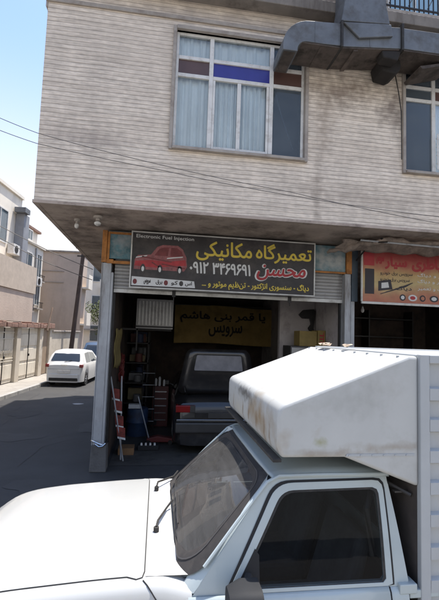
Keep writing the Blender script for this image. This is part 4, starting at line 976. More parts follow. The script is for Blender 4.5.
# ------------------------------------------------------------------ left street (local frames along the row)
def rroot(name, s, q, label, cat, group=None):
    x, y = row(s, q); o = root(name, (x, y, 0), label, cat, group, ANG, absolute=False); return o
class LB(MB):     # built in row coordinates, shifted to the root
    pass
def bl_(b, name, m, rt, s0, q0, **k):
    bmesh.ops.translate(b.bm, verts=b.bm.verts, vec=(-s0, -q0, 0)); return b.build(name, m, rt, **k)
cream = mat('gate_cream', (.70, .64, .53), .55, var=.08, vs=3, dirt=(.4, .34, .26), ds=4, da=.5, streak=True)
cream2 = mat('wall_cream', (.55, .49, .40), .85, var=.12, vs=2, dirt=(.3, .25, .2), ds=2, da=.5, bump=.2, bs=25)
brickc = mat('coping_brick', (.27, .16, .12), .9, var=.4, vs=9, bump=.5, bs=20, dirt=(.12, .08, .065), ds=6, da=.7)
white_r = mat('white_render', (.76, .70, .60), .85, var=.1, vs=1, dirt=(.42, .39, .35), ds=1, da=.5, streak=True)
glassd = mat('far_glass', (.07, .10, .12), .1, var=.3, spec=.8)
brownr = mat('brown_render', (.50, .41, .34), .95, var=.14, vs=.8, bump=.3, bs=12, dirt=(.36, .29, .24), ds=1.2, da=.6, streak=True)
fw = rroot('garden_wall', 0, 0, 'cream street wall with two wide metal gates under a brown brick coping', 'wall')
b = LB()
for a, c in ((-8, -4.9), (-2.95, -2.6), (-.75, -.35), (1.75, 2.15), (3.05, 3.35)): b.box(a, c, 0, .3, .12, 2.32)
b.box(3.35, 8.38, .02, .28, .12, 2.15)
bl_(b, 'wall', cream2, fw, 0, 0, bevel=.01)
b = LB()
random.seed(11)
s = -8
while s < 3.3:
    l = random.uniform(.25, .6); b.box(s, s+l-.01, -.08-random.uniform(0, .05), .38, 2.323, 2.52+random.uniform(-.05, .06)); s += l
cp = bl_(b, 'coping', brickc, fw, 0, 0, bevel=.02)
b = LB(); b.box(3.36, 8.35, -.06, .36, 2.153, 2.24); bl_(b, 'coping', M['stone_trim'], fw, 0, 0, bevel=.02)
for a, c in ((-4.9, -2.95), (-2.6, -.75), (-.35, 1.75)):
    b = LB(); b.box(a+.02, c-.02, .12, .17, .16, 2.3); g = bl_(b, 'gate', cream, fw, 0, 0)
    b = LB(); n = 7 if a < -1 else 1
    for k in range(3 if a > -1 else 2):
        z0 = .3+ (k*.62 if a > -1 else k*1.0)
        b.box(a+.1, (a+c)/2-.05, .095, .118, z0, z0+(.5 if a > -1 else .55)); b.box((a+c)/2+.05, c-.1, .095, .118, z0, z0+(.5 if a > -1 else .55))
    sub(g, bl_(b, 'panel', cream, fw, 0, 0, bevel=.01))
    if a < -1:
        b = LB()
        for zr in (.98, 1.08, 1.85, 2.1):
            b.box(a+.05, c-.05, .085, .117, zr, zr+.035)
        q = a+.12
        while q < c-.15:
            b.box(q, q+.02, .09, .116, 1.12, 1.84); b.prism([(q-.03, 1.4), (q+.01, 1.46), (q+.05, 1.4), (q+.01, 1.34)], 'y', .08, .089); q += .13
        sub(g, bl_(b, 'grille', cream, fw, 0, 0))
    b = LB(); b.box((a+c)/2-.012, (a+c)/2+.012, .09, .119, .16, 2.3); b.box((a+c)/2+.04, (a+c)/2+.08, .06, .118, 1.1, 1.2); sub(g, bl_(b, 'handle', M['dark_steel'], fw, 0, 0))
b = LB(); b.box(2.16, 3.04, .1, .15, .15, 2.25); d_ = bl_(b, 'door', mat('door_brown', (.32, .24, .17), .6, var=.2), fw, 0, 0)
# timber leaning on the coping
b = LB(); b.cyl((2.2, -.15, 2.2), (3.0, -.05, 3.35), .045, n=8); x, y = row(2.2, -.15)
tm = bl_(b, 'leaning_timber', mat('timber', (.13, .09, .065), .9, var=.3), None, 2.2, 0); tm.location = (*row(2.2, 0), 0); tm.rotation_euler = (0, 0, ANG); tag(tm, 'dark timber leaning up from the brick coping above the small door', 'timber')
def windows(rt, s0, q0, face, rects, m=glassd, fr=None):
    """rects on the street face q=face: (sa, sb, za, zb)"""
    for (sa, sb, za, zb) in rects:
        b = LB(); t = .06
        b.box(sa-t, sb+t, face-.04, face-.003, za-t, za); b.box(sa-t, sb+t, face-.04, face-.003, zb, zb+t); b.box(sa-t, sa, face-.04, face-.003, za, zb); b.box(sb, sb+t, face-.04, face-.003, za, zb)
        b.box((sa+sb)/2-.025, (sa+sb)/2+.025, face-.035, face-.003, za, zb)
        w_ = bl_(b, 'window', fr or M['frame_white'], rt, s0, q0)
        b = LB(); b.box(sa, sb, face-.02, face-.006, za, zb); sub(w_, bl_(b, 'pane', m, rt, s0, q0))
wb = rroot('apartment_house', 2, 2.2, 'white rendered apartment house with a small roof room behind the cream gates', 'building')
b = LB(); b.box(-5, 3.98, 2.2, 10, 0, 9.0); b.box(4.0, 7.4, 2.2, 10, 0, 7.0); bl_(b, 'wall', white_r, wb, 2, 2.2)
b = LB(); b.box(4.6, 7.1, 2.5, 8, 7.0, 7.95); bl_(b, 'roof_room', white_r, wb, 2, 2.2); b = LB(); b.box(4.45, 7.3, 2.35, 8.2, 7.953, 8.08); bl_(b, 'roof_room_slab', brickc, wb, 2, 2.2)
b = LB(); b.box(4.55, 4.597, 3.0, 8, 7.05, 7.9); bl_(b, 'roof_room_screen', M['stone_trim'], wb, 2, 2.2)
b = LB(); b.box(3.3, 3.95, 1.75, 2.197, 4.9, 8.1); bl_(b, 'stair_tower', mat('grey_render', (.25, .26, .28), .8, var=.15), wb, 2, 2.2, bevel=.02); b = LB(); b.box(3.0, 3.6, 1.6, 2.15, 8.1, 8.35); bl_(b, 'stair_tower_cap', M['galv'], wb, 2, 2.2)
b = LB(); b.box(-2, 3.2, .9, 2.197, 4.0, 5.3); bl_(b, 'balcony', mat('beige_balcony', (.5, .42, .34), .85, var=.15), wb, 2, 2.2); b = LB(); b.box(-2, 3.1, .95, 2.196, 2.6, 3.99); bl_(b, 'balcony_wall', brownr, wb, 2, 2.2)
b = LB(); b.box(3.97, 4.06, 2.12, 2.198, 3, 6.95); b.cyl((6.2, 2.14, 2.5), (6.2, 2.14, 6.9), .05, n=8); bl_(b, 'downpipe', M['post_paint'], wb, 2, 2.2)
b = LB(); b.box(-5, 4.0, 2.1, 2.3, 9.0, 9.15); b.box(4.0, 7.45, 2.08, 2.3, 7.0, 7.12); bl_(b, 'parapet', white_r, wb, 2, 2.2)
windows(wb, 2, 2.2, 2.2, [(4.5, 5.7, 5.35, 6.45), (6.5, 7.1, 5.3, 6.6), (4.5, 5.7, 3.6, 4.5), (6.5, 7.1, 3.7, 4.8), (4.5, 5.7, 2.5, 3.1), (1, 2.4, 6.4, 7.9), (-1.5, 0, 6.4, 7.9)])
for (a, c, z) in ((4.1, 6.0, 4.75), (4.1, 6.0, 5.1), (4.1, 6.0, 3.2), (6.35, 7.3, 5.0), (6.35, 7.3, 3.4)):
    b = LB(); b.box(a, c, 1.95, 2.197, z, z+.08); bl_(b, 'ledge', M['stone_trim'], wb, 2, 2.2)
def ac_unit(rt, s, q, z, s0, q0):
    b = LB(); b.box(s, s+.75, q-.36, q-.05, z, z+.5); o = bl_(b, 'air_conditioner', M['frame_white'], rt, s0, q0, bevel=.01)
    b = LB(); b.cyl((s+.3, q-.375, z+.25), (s+.3, q-.361, z+.25), .19, n=16); sub(o, bl_(b, 'fan_guard', M['dark_steel'], rt, s0, q0))
ac_unit(wb, 5.8, 2.2, 4.72, 2, 2.2); ac_unit(wb, 2.55, 2.2, 5.9, 2, 2.2)
for (a, c, z) in ((4.15, 5.95, 5.18), (6.4, 7.3, 5.07), (6.4, 7.3, 3.48), (4.15, 5.95, 3.28)):
    b = LB(); b.box(a, c, 1.96, 1.985, z+.32, z+.35)
    q = a
    while q < c: b.box(q, q+.02, 1.965, 1.98, z, z+.32); q += .13
    bl_(b, 'balcony_railing', M['dark_steel'], wb, 2, 2.2)
windows(wb, 2, 2.2, 2.1999, [(4.9, 5.5, 7.2, 7.7)])
for (s_, l_) in ((5.2, 1.3), (6.4, 1.0)):
    b = LB(); b.box(s_, s_+.03, 5.0, 5.03, 7.12, 7.12+l_+.6); b.box(s_-.3, s_+.35, 5.0, 5.02, 7.12+l_+.3, 7.12+l_+.33); bl_(b, 'aerial', M['dark_steel'], wb, 2, 2.2)
br2 = rroot('blank_building', 8.4, .05, 'plain brown rendered building with a windowless side wall beyond the white house', 'building')
b = LB(); b.box(8.4, 9.4, .05, 7, 0, 7.15); bl_(b, 'wall', brownr, br2, 8.4, .05)
b = LB(); b.box(8.3, 9.5, -.02, 7.1, 7.153, 7.24); bl_(b, 'parapet', M['stone_trim'], br2, 8.4, .05)
for z in (5.2, 5.9):     # brick toothing and scars on the blank wall
    b = LB(); b.box(8.36, 8.398, 1.2, 5.5, z, z+.05); bl_(b, 'joint_line', M['stone_trim'], br2, 8.4, .05)
b = LB(); b.box(8.42, 9.38, -.35, .048, 4.9, 5.0); b.box(8.42, 9.38, -.35, -.32, 5.0, 5.8); bl_(b, 'balcony', white_r, br2, 8.4, .05)
b = LB(); b.box(8.42, 9.38, -.35, .048, 2.6, 2.7); b.box(8.42, 9.38, -.35, -.32, 2.7, 3.4); bl_(b, 'balcony', white_r, br2, 8.4, .05)
up = root('utility_pole', (-4.62, 24.0, 0), 'dark leaning utility pole at the edge of the brown blank wall', 'pole')
b = MB(); b.cyl((-4.75, 24.0, 0), (-4.30, 24.0, 7.25), .13, .10, 10); b.build('shaft', mat('pole_brown', (.07, .05, .042), .9, var=.3), up, smooth=True)
b = MB(); b.box(-4.75, -3.95, 23.9, 23.96, 6.85, 6.93); b.box(-4.65, -4.05, 23.9, 23.96, 6.4, 6.47); b.build('cross_arm', M['dark_steel'], up)
# far apartments (world frame)
def far_block(x0, x1, y0, y1, h, m, label, cols, floors, name='apartment_block', z00=1.0, sidew=True):
    r = root(name, (x1, y0, 0), label, 'building', 'apartment blocks far down the street')
    b = MB(); b.box(x0, x1, y0, y1, 0, h); b.build('wall', m, r)
    b = MB(); b.box(x0-.1, x1+.12, y0-.12, y1, h+.003, h+.15); b.build('parapet', M['stone_trim'], r)
    fh = (h-z00)/floors
    for k in range(floors):
        za = z00+k*fh+.5; zb = za+fh*.5
        n = cols; wd = (x1-x0)/n
        for i in range(n):
            a = x0+wd*i+wd*.22; c = x0+wd*(i+1)-wd*.22
            b = MB(); b.box(a-.05, c+.05, y0-.05, y0-.003, za-.05, zb+.05); w_ = b.build('window', M['frame_white'], r)
            b = MB(); b.box(a, c, y0-.058, y0-.0505, za, zb); sub(w_, b.build('pane', glassd, r))
        for i in range(5):      # street side
            a = y0+.8+(y1-y0)*i/5; c = a+1.2
            if c > y1: break
            b = MB(); b.box(x1+.003, x1+.05, a, c, za, zb); w_ = b.build('window', M['frame_white'], r)
            b = MB(); b.box(x1+.051, x1+.058, a+.06, c-.06, za+.06, zb-.06); sub(w_, b.build('pane', glassd, r))
        if k:
            b = MB(); b.box(x1-.9, x1+.45, y0-.55, y0-.061, z00+k*fh-.05, z00+k*fh+.06); b.box(x1-.9, x1+.45, y0-.55, y0-.50, z00+k*fh+.065, z00+k*fh+.6); b.build('balcony', m, r)
    return r
far_block(-7.5, -3.7, 33.5, 45, 8.0, white_r, 'white apartment block with small balconies beyond the brown building', 2, 3)
far_block(-9, -5.0, 48, 60, 11, cream2, 'cream apartment block further down the street', 3, 4)
far_block(-5.0, -2.2, 66, 80, 10.5, mat('yellow_render', (.5, .45, .3), .9, var=.15), 'yellowish apartment block closing the end of the street', 3, 3)
far_block(6, 16, 19, 40, 9, white_r, 'pale building behind the corner building', 4, 3)
lw = root('low_wall', (-4.3, 34.4, 0), 'low pale wall with a canopy beyond the utility pole', 'wall')
b = MB(); b.box(-6.6, -3.9, 34.0, 34.3, 0, 2.3); b.build('wall', cream2, lw); b = MB(); b.box(-6.8, -3.4, 33.2, 34.5, 2.303, 2.42); b.build('canopy', M['stone_trim'], lw)
# street tree (yellowish green, seen past the post)
def tree(x, y, h, label):
    t = root('street_tree', (x, y, 0), label, 'tree')
    b = MB(); b.tube([(x, y, 0), (x+.05, y, h*.3), (x-.05, y+.05, h*.6), (x, y, h*.85)], .1, 8, rf=lambda i: (.13, .1, .07, .03)[i])
    for k in range(5): a = k*1.3; b.tube([(x, y, h*(.4+.07*k)), (x+.5*math.cos(a), y+.5*math.sin(a), h*(.55+.07*k)), (x+.9*math.cos(a), y+.9*math.sin(a), h*(.65+.06*k))], .03, 5, rf=lambda i: (.04, .025, .01)[i])
    b.build('trunk', mat('bark', (.1, .08, .06), .9, var=.3), t)
    b = MB(); rng = random.Random(3)
    cl = [(rng.gauss(0, .5), rng.gauss(0, .5), h*rng.uniform(.5, 1.0), rng.uniform(.25, .5)) for _ in range(26)]
    for cx, cy, cz, cr in cl:
        for _ in range(90):
            d = Vector((rng.gauss(0, 1), rng.gauss(0, 1), rng.gauss(0, 1))).normalized()*cr*rng.uniform(.4, 1.1)
            c = Vector((x+cx, y+cy, cz))+d; a = Vector((rng.gauss(0, 1), rng.gauss(0, 1), rng.gauss(0, 1))).normalized()*.07; e = a.orthogonal().normalized()*.04
            b.face([c-a, c+e, c+a, c-e])
    b.build('crown', mat('leaf', (.10, .12, .035), .7, var=.4, vs=3), t, fixn=False)
tree(-3.9, 31, 4.6, 'small yellowish green street tree glimpsed beside the left garage post')
# ------------------------------------------------------------------ the white pickup in front
CX, CY = 1.1, 3.07
pk = root('pickup_truck', (CX, CY, 0), 'old white pickup truck with a high white cargo box parked in the foreground', 'pickup')
PW, PC = M['paint_white'], M['paint_cab']
ZT = [(-1.34, .60), (-1.31, .70), (-1.25, .79), (-1.1, .895), (-.93, .94), (-.69, .97), (-.26, 1.0), (.10, 1.015), (.24, .965), (.3, .96)]
def zt(x): return lerp_tab(ZT, x)
def smooth_tab(tab, x, h=.06): return (lerp_tab(tab, x-h)+2*lerp_tab(tab, x)+lerp_tab(tab, x+h))/4
def ztop(x, u):   # body top surface height at x and |u| (metres from the centre line)
    return smooth_tab(ZT, x)+.035*(1-(u/.78)**2)
def plan(x): return 1-.12*max(0, (-.95-x)/.38)**2.2 if x < -.95 else 1
FW, RW = -.72, 2.55
def low(x):
    z = .28
    for xw in (FW, RW):
        d = abs(x-xw)
        if d < .39: z = max(z, .31+math.sqrt(.39**2-d*d))
    return z
# nose and wings: closed shell from the grille to the windscreen base
b = MB(); V = []
xs = [-1.34, -1.335, -1.32, -1.29] + [-1.26+.045*i for i in range(31)] + [.115, .16, .20, .24]
for x in xs:
    k = plan(x); t0 = smooth_tab(ZT, x)
    half = [(0, ztop(x, 0)), (.3, ztop(x, .3)), (.55, ztop(x, .55)), (.72, ztop(x, .72)), (.765, t0+.001), (.795, t0-.012), (.815, t0-.04), (.826, t0-.09), (.832, max(low(x)+.06, t0-.2)), (.835, max(low(x)+.03, t0-.33)), (.815, low(x)), (.55, low(x)), (0, .28)]
    pts = [(-u*k, z) for u, z in half] + [(u*k, z) for u, z in half[-2:0:-1]]
    V.append([b.bm.verts.new((x, CY+u, z)) for u, z in pts])
n = len(V[0])
for A, B in zip(V, V[1:]):
    for k in range(n): b.bm.faces.new((A[k], A[(k+1) % n], B[(k+1) % n], B[k]))
b.bm.faces.new(V[0]); b.bm.faces.new(V[-1][::-1])
b.build('body', PW, pk, smooth=True, sharp=50)
# bonnet panel, 5 mm proud, with a dark shut line round it
hood_out = [(-1.22, .60)] + [(-1.20+.1*i, .70+.03*min(1, i/2)) for i in range(12)] + [(-.05, .755), (-.022, .745), (-.012, .70)]
hood_out = [(x, -u) for x, u in hood_out] + [(-.012+.0*k, -.7+.1*k) for k in range(1, 14)] + [(x, u) for x, u in hood_out[::-1]]
hood_out += [(-1.24, .5-.1*k) for k in range(0, 11)]
hs = lambda x, u: (x, CY+u*plan(x), ztop(x, abs(u))+.0045+.006*math.exp(-((abs(u)-.38)/.05)**2)*0)
b = MB(); b.patch(hs, hood_out, 10, (-.6, 0)); hood = b.build('bonnet', PW, pk, smooth=True, fixn=True)
b = MB()
def offs(P_, d, c=(-.6, 0)):
    r = []
    for i, p in enumerate(P_):
        a, e = P_[i-1], P_[(i+1) % len(P_)]; tx, ty = e[0]-a[0], e[1]-a[1]; l = math.hypot(tx, ty) or 1
        nx, ny = ty/l, -tx/l
        if nx*(p[0]-c[0])+ny*(p[1]-c[1]) < 0: nx, ny = -nx, -ny
        r.append((p[0]+nx*d, p[1]+ny*d))
    return r
g0 = offs(hood_out, -.001); g1 = offs(hood_out, .006)
b.ring([(lambda q: (q[0], q[1], q[2]-.0035))(hs(*p)) for p in g0], [(lambda q: (q[0], q[1], q[2]-.0035))(hs(*p)) for p in g1]); b.build('bonnet_shut_line', M['black'], pk)
# door to wing shut line: runs down from the bonnet corner
def sidepos(x, t):  # t: 0 at shoulder .. 1 further down (near side, -y)
    z0 = smooth_tab(ZT, x); tab = [(0, .765, .001), (.1, .795, -.012), (.2, .815, -.04), (.35, .826, -.09), (1, .832, -.25)]
    for (a, ua, za), (c, uc, zc) in zip(tab, tab[1:]):
        if t <= c: k = (t-a)/(c-a); return ua+(uc-ua)*k+.002, z0+za+(zc-za)*k+.0015
for s in (-1, 1):
    b = MB(); L_ = []
    for i in range(12):
        t = i/11; x = -.015+.10*min(1, t*2.5)+.0*t; u, z = sidepos(x, t); L_.append((x, CY+s*u, z))
    b.tube(L_, .0035, 5); b.build('wing_shut_line', M['black'], pk)
# cowl up to the windscreen
def ws_base(y):
    s_ = y/.785; return (.150+.10*abs(s_)**4, CY+y, 1.0+.03*(1-s_*s_)+.012)
b = MB(); b.grid(lambda u, v: tuple(Vector((-.002, CY+(-.74+1.48*v), ztop(0, abs(-.74+1.48*v))+.004)).lerp(Vector(ws_base(-.74+1.48*v)), u)), [0, .4, .8, 1], [i/24 for i in range(25)]); b.build('cowl', mat('cowl_white', (.66, .65, .62), .5, var=.15, vs=5, dirt=(.4, .37, .33), ds=8, da=.6), pk, smooth=True)
# front end
b = MB(); b.box(-1.36, -1.325, CY-.5, CY+.5, .48, .66); gr = b.build('grille', M['black'], pk, bevel=.01)
b = MB()
for i in range(5): b.box(-1.37, -1.361, CY-.48, CY+.48, .50+.032*i, .51+.032*i)
sub(gr, b.build('grille_bar', M['plastic_grey'], pk))
for s in (-1, 1):
    b = MB(); b.box(-1.352, -1.27, min(CY+s*.50, CY+s*.68), max(CY+s*.50, CY+s*.68), .50, .66); b.build('headlight', M['chrome'], pk, bevel=.02)
    b = MB(); b.box(-1.33, -1.24, min(CY+s*.685, CY+s*.74), max(CY+s*.685, CY+s*.74), .50, .65); b.build('indicator', M['orange'], pk, bevel=.01)
b = MB(); b.prism([(-1.46, CY-.78), (-1.46, CY+.78), (-1.40, CY+.84), (-1.15, CY+.85), (-1.15, CY+.82), (-1.3, CY+.78), (-1.3, CY-.78), (-1.15, CY-.82), (-1.15, CY-.85), (-1.40, CY-.84)], 'z', .34, .46); b.build('bumper', M['black_rubber'], pk, bevel=.015)

# lower cab: doors, sill, rear panel, floor
ZS = .945          # beltline
for s in (-1, 1):
    b = MB()
    prof = [(.28, .80), (.5, .835), (.75, .834), (.88, .828), (.915, .818), (ZS-.010, .80), (ZS, .775)]
    xs = [.10, .5, 1.0, 1.45]
    b.grid(lambda x, p: (x, CY+s*p[1], p[0]), xs, prof)
    b.build('door' if 0 else 'cab_side', PC, pk, smooth=True, solid=0, sharp=40)
    b = MB(); b.grid(lambda x, p: (x, CY+s*(p[1]+.005), p[0]), [.17, .6, 1.0, 1.335], [(.36, .815), (.5, .835), (.75, .834), (.88, .828), (.915, .819), (ZS-.006, .802)])
    dr_ = b.build('door', PC, pk, smooth=True, solid=.004)
    b = MB(); b.box(1.14, 1.28, min(CY+s*.84, CY+s*.862), max(CY+s*.84, CY+s*.862), .80, .83); sub(dr_, b.build('handle', M['chrome'], pk, bevel=.005))
    b = MB()
    for x in (.162, 1.343): b.tube([(x, CY+s*.806, ZS-.008), (x, CY+s*.823, .915), (x, CY+s*.832, .88), (x, CY+s*.838, .7), (x, CY+s*.815, .34)], .0035, 5)
    b.build('door_shut_line', M['black'], pk)
    # window sill strip (bright moulding + rubber)
    b = MB(); b.box(.43, 1.335, min(CY+s*.762, CY+s*.792), max(CY+s*.762, CY+s*.792), ZS-.004, ZS+.012); b.build('window_seal', M['black_rubber'], pk, bevel=.003)
b = MB(); b.box(.12, 1.45, CY-.79, CY+.79, .26, .30); b.box(1.40, 1.45, CY-.79, CY+.79, .30, ZS); b.box(.10, .13, CY-.78, CY+.78, .3, ZS-.01); b.build('floor_pan', M['interior'], pk)

MIRP = mat('mirror_plastic', (.018, .019, .021), .7, var=.3, spec=.3)
# greenhouse
ZR = 1.50
def side(x, z, s=-1, o=0.):   # point on the leaning side plane
    f = (z-ZS)/(ZR-ZS); return (x, CY+s*(.80-.135*f-.02*math.sin(min(1, max(0, f))*math.pi)*-1*.5+o), z)
def resample(poly, n):
    P_ = [Vector((p[0], p[1])) for p in poly]; P_.append(P_[0]); L_ = [0]
    for a, c in zip(P_, P_[1:]): L_.append(L_[-1]+(c-a).length)
    out = []
    for i in range(n):
        d = L_[-1]*i/n; j = max(k for k in range(len(L_)-1) if L_[k] <= d+1e-9); t = (d-L_[j])/max(1e-9, L_[j+1]-L_[j]); out.append(tuple(P_[j].lerp(P_[j+1], t)))
    return out
def rounded(poly, r, n=5):
    out = []
    m = len(poly)
    for i in range(m):
        a, p, c = Vector(poly[i-1]), Vector(poly[i]), Vector(poly[(i+1) % m]); rr = r[i] if isinstance(r, (list, tuple)) else r
        d1 = (a-p); d2 = (c-p); l = min(rr, d1.length*.45, d2.length*.45); q1 = p+d1.normalized()*l; q2 = p+d2.normalized()*l
        for k in range(n+1):
            t = k/n; out.append(tuple(q1*(1-t)**2+p*2*t*(1-t)+q2*t*t))
    return out
WIN = [(.475, ZS+.015), (.745, 1.425), (1.335, 1.435), (1.325, ZS+.015)]      # glass opening
OUT = [(.235, ZS-.01), (.66, 1.465), (.72, 1.495), (1.40, 1.495), (1.465, ZS-.01)]
win_in = rounded(WIN, [.02, .07, .04, .01])
def strip_between(b, A, B, sf, oA=0, oB=0):
    b.ring([sf(*p, o=oA) for p in A], [sf(*p, o=oB) for p in B])
NN = 96
for s in (-1, 1):
    sf = lambda x, z, o=0., s=s: side(x, z, s, o)
    # same ray sampling round the window centre for both outlines
    c0 = Vector((1.0, 1.2))
    def ray_sample(poly):
        out = []
        for i in range(NN):
            a = 2*math.pi*i/NN; d = Vector((math.cos(a), math.sin(a)*.6)); best = None
            for j in range(len(poly)):
                p, q = Vector(poly[j-1]), Vector(poly[j]); e = q-p; den = d.x*e.y-d.y*e.x
                if abs(den) < 1e-12: continue
                w_ = p-c0; t = (w_.x*e.y-w_.y*e.x)/den; u = (w_.x*d.y-w_.y*d.x)/den
                if t > 0 and -1e-6 <= u <= 1+1e-6 and (best is None or t < best): best = t
            out.append(tuple(c0+d*best))
        return out
    wi = ray_sample(win_in); ou = ray_sample(rounded(OUT, [.01, .05, .03, .05, .01]))
    b = MB(); strip_between(b, wi, ou, sf); fo = b.build('cab_pillars', PC, pk, smooth=True); b = MB(); strip_between(b, wi, ou, sf, -.03, -.03); sub(fo, b.build('pillar_lining', M['interior'], pk))
    # door frame sits proud of the pillars, gasket line outside it
    frm = [(.425, ZS-.002), (.715, 1.462), (1.365, 1.472), (1.362, ZS-.002)]
    frs = ray_sample(rounded(frm, [.01, .09, .05, .01]))
    b = MB(); strip_between(b, wi, frs, sf, .010, .010); strip_between(b, frs, frs, sf, .010, -.001); strip_between(b, wi, wi, sf, .010, -.03)
    b.build('door_frame', PC, pk, smooth=True, sharp=30)
    ln = ray_sample(rounded([(.408, ZS-.004), (.700, 1.474), (1.378, 1.483), (1.376, ZS-.004)], [.01, .09, .05, .01]))
    b = MB(); strip_between(b, frs, ln, sf, .006, .004); b.build('door_gasket', M['black'], pk)
    k_ = ray_sample(rounded([(.495, ZS+.02), (.757, 1.412), (1.320, 1.422), (1.311, ZS+.02)], [.02, .07, .04, .01]))
    b = MB(); strip_between(b, wi, k_, sf, .006, .006); b.build('window_rubber', M['black_rubber'], pk)
    b = MB(); b.patch(lambda u, v, sf=sf: sf(u, v, o=.001), k_, 3, (1.0, 1.2)); b.build('side_window', M['door_glass'], pk, smooth=True)
    # rain gutter
    b = MB(); b.tube([sf(.30, 1.075, o=.012), sf(.48, 1.28, o=.012), sf(.66, 1.47, o=.014), sf(.73, 1.502, o=.018), (1.0, CY+s*.685, 1.508), (1.40, CY+s*.685, 1.506)], .010, 7); b.build('rain_gutter', PC, pk, smooth=True)
    # quarter trim + wing mirror
    b = MB(); b.face([sf(.46, ZS+.01, o=.013), sf(.60, ZS+.01, o=.013), sf(.60, 1.12, o=.013), sf(.578, 1.15, o=.013)]); b.build('mirror_mount', M['black'], pk, solid=.012)
    b = MB(); P_ = rrect(CY+s*.96-.105, CY+s*.96+.105, .905, 1.075, .06, 5)
    V1 = [b.bm.verts.new((.40, CY+s*.96+(p-CY-s*.96)*.7, 0.99+(z-.99)*.72)) for p, z in P_]; V2 = [b.bm.verts.new((.47, p, z)) for p, z in P_]; V3 = [b.bm.verts.new((.56, p, z)) for p, z in P_]
    b.bm.faces.new(V1); b.bm.faces.new(V3[::-1])
    for A, B in ((V1, V2), (V2, V3)):
        for i in range(len(A)): b.bm.faces.new((A[i], A[(i+1) % len(A)], B[(i+1) % len(A)], B[i]))
    b.tube([(.50, CY+s*.92, 1.02), (.52, CY+s*.84, 1.01), (.54, CY+s*.80, 1.03)], .022, 8)
    mr_ = b.build('wing_mirror', MIRP, pk, smooth=True)
    b = MB(); b.face([(.562, CY+s*.96+(p-CY-s*.96)*.86, 0.99+(z-.99)*.86) for p, z in P_]); sub(mr_, b.build('mirror_glass', M['chrome'], pk))

# windscreen
def ws(s_, t):      # s_ -1..1 across, t 0..1 up
    x0 = .135+.10*abs(s_)**4; x1 = .655+.035*abs(s_)**3
    tt = t; x = x0+(x1-x0)*tt-.018*math.sin(math.pi*tt)*(1-.3*abs(s_))
    hw = .775+(.615-.775)*tt
    z = (1.0+.03*(1-s_*s_))*(1-tt)+(1.468+.015*(1-s_*s_))*tt+.012*math.sin(math.pi*tt)
    return (x, CY+s_*hw, z)
def wrr(g):     # rounded outline grown by g metres
    gs, gt = g/.72, g/.70
    P_ = []
    rs, rt = .20, .30
    for cx, cy, a in ((1+gs-rs, 1+gt-rt*.5, 0), (-1-gs+rs, 1+gt-rt*.5, 90), (-1-gs+rs, -gt+rt, 180), (1+gs-rs, -gt+rt, 270)):
        rt_ = rt*.5 if a < 180 else rt
        for k in range(9): q = R(a+90*k/8); P_.append((cx+rs*math.cos(q), cy+rt_*math.sin(q)))
    out = []        # densify straight runs
    for a, c in zip(P_, P_[1:]+P_[:1]):
        n_ = max(1, int(math.hypot(c[0]-a[0], (c[1]-a[1]))/.12))
        for k in range(n_): out.append((a[0]+(c[0]-a[0])*k/n_, a[1]+(c[1]-a[1])*k/n_))
    return out, P_
full, _ = wrr(-.045)
def wsn(p, o):
    a = Vector(ws(*p)); du = Vector(ws(p[0]+.01, p[1]))-a; dv = Vector(ws(p[0], p[1]+.01))-a
    n_ = dv.cross(du).normalized()
    if n_.x > 0: n_ = -n_
    return tuple(a+n_*o)
b = MB(); b.patch(lambda u, v: ws(u, v), full, 8, (0, .5)); b.build('windscreen', M['windshield'], pk, smooth=True)
def grow(P_, d): return [(p[0]+d/.72*(p[0])/max(.6, abs(p[0]))*min(1, abs(p[0])), p[1]) for p in P_]
g_in = wrr(-.062)[1]; g_mid = wrr(-.02)[1]; g_out = wrr(.03)[1]
b = MB(); 
b.ring([wsn(p, .002) for p in g_in], [wsn(p, .024) for p in g_mid]); b.ring([wsn(p, .024) for p in g_mid], [wsn(p, .006) for p in g_out])
bmesh.ops.remove_doubles(b.bm, verts=b.bm.verts, dist=1e-5); b.build('windscreen_rubber', M['gasket'], pk, smooth=True)
b = MB(); gl2 = wrr(-.019)[1]; gl3 = wrr(-.026)[1]
b.ring([wsn(p, .0265) for p in gl2], [wsn(p, .0255) for p in gl3]); b.build('windscreen_trim', M['plastic_grey'], pk)
# painted frame round the windscreen (fills to roof, pillars, cowl)
def fr_(p, d):
    q = wsn(p, .0); return q
b = MB(); b.ring([wsn(p, .0) for p in wrr(-.01)[1]], [wsn(p, -.003) for p in wrr(.03)[1]]); b.build('windscreen_surround', PC, pk, smooth=True)
for s in (-1, 1):
    b = MB()
    def pil(u, v, s=s):
        t = -.10+1.14*v; a = Vector(ws(s*.95, t)); z = a.z
        e_ = Vector(side(.235+(.66-.235)*(min(max(z, .93), 1.47)-.935)/(1.465-.935), z, s, .001)); p = a.lerp(e_, u)
        return tuple(p+Vector((-.006, s*.006, 0))*math.sin(math.pi*u))
    b.grid(pil, [0, .25, .5, .75, 1], [i/24 for i in range(25)]); b.build('windscreen_pillar', PC, pk, smooth=True)
# roof
def roof(u, v):
    x = .665+(1.42-.665)*u; a = 2*v-1
    return (x+.03*abs(a)**3*(1-u), CY+a*.672, 1.492+.012*min(1, u*6)+.042*(1-a*a)*min(1, .45+u*1.5)+.012*math.sin(math.pi*u))
b = MB(); b.grid(roof, [0, .03, .07, .12, .2, .35, .5, .65, .8, .9, 1], [i/16 for i in range(17)]); b.build('roof', PC, pk, smooth=True, solid=.02)
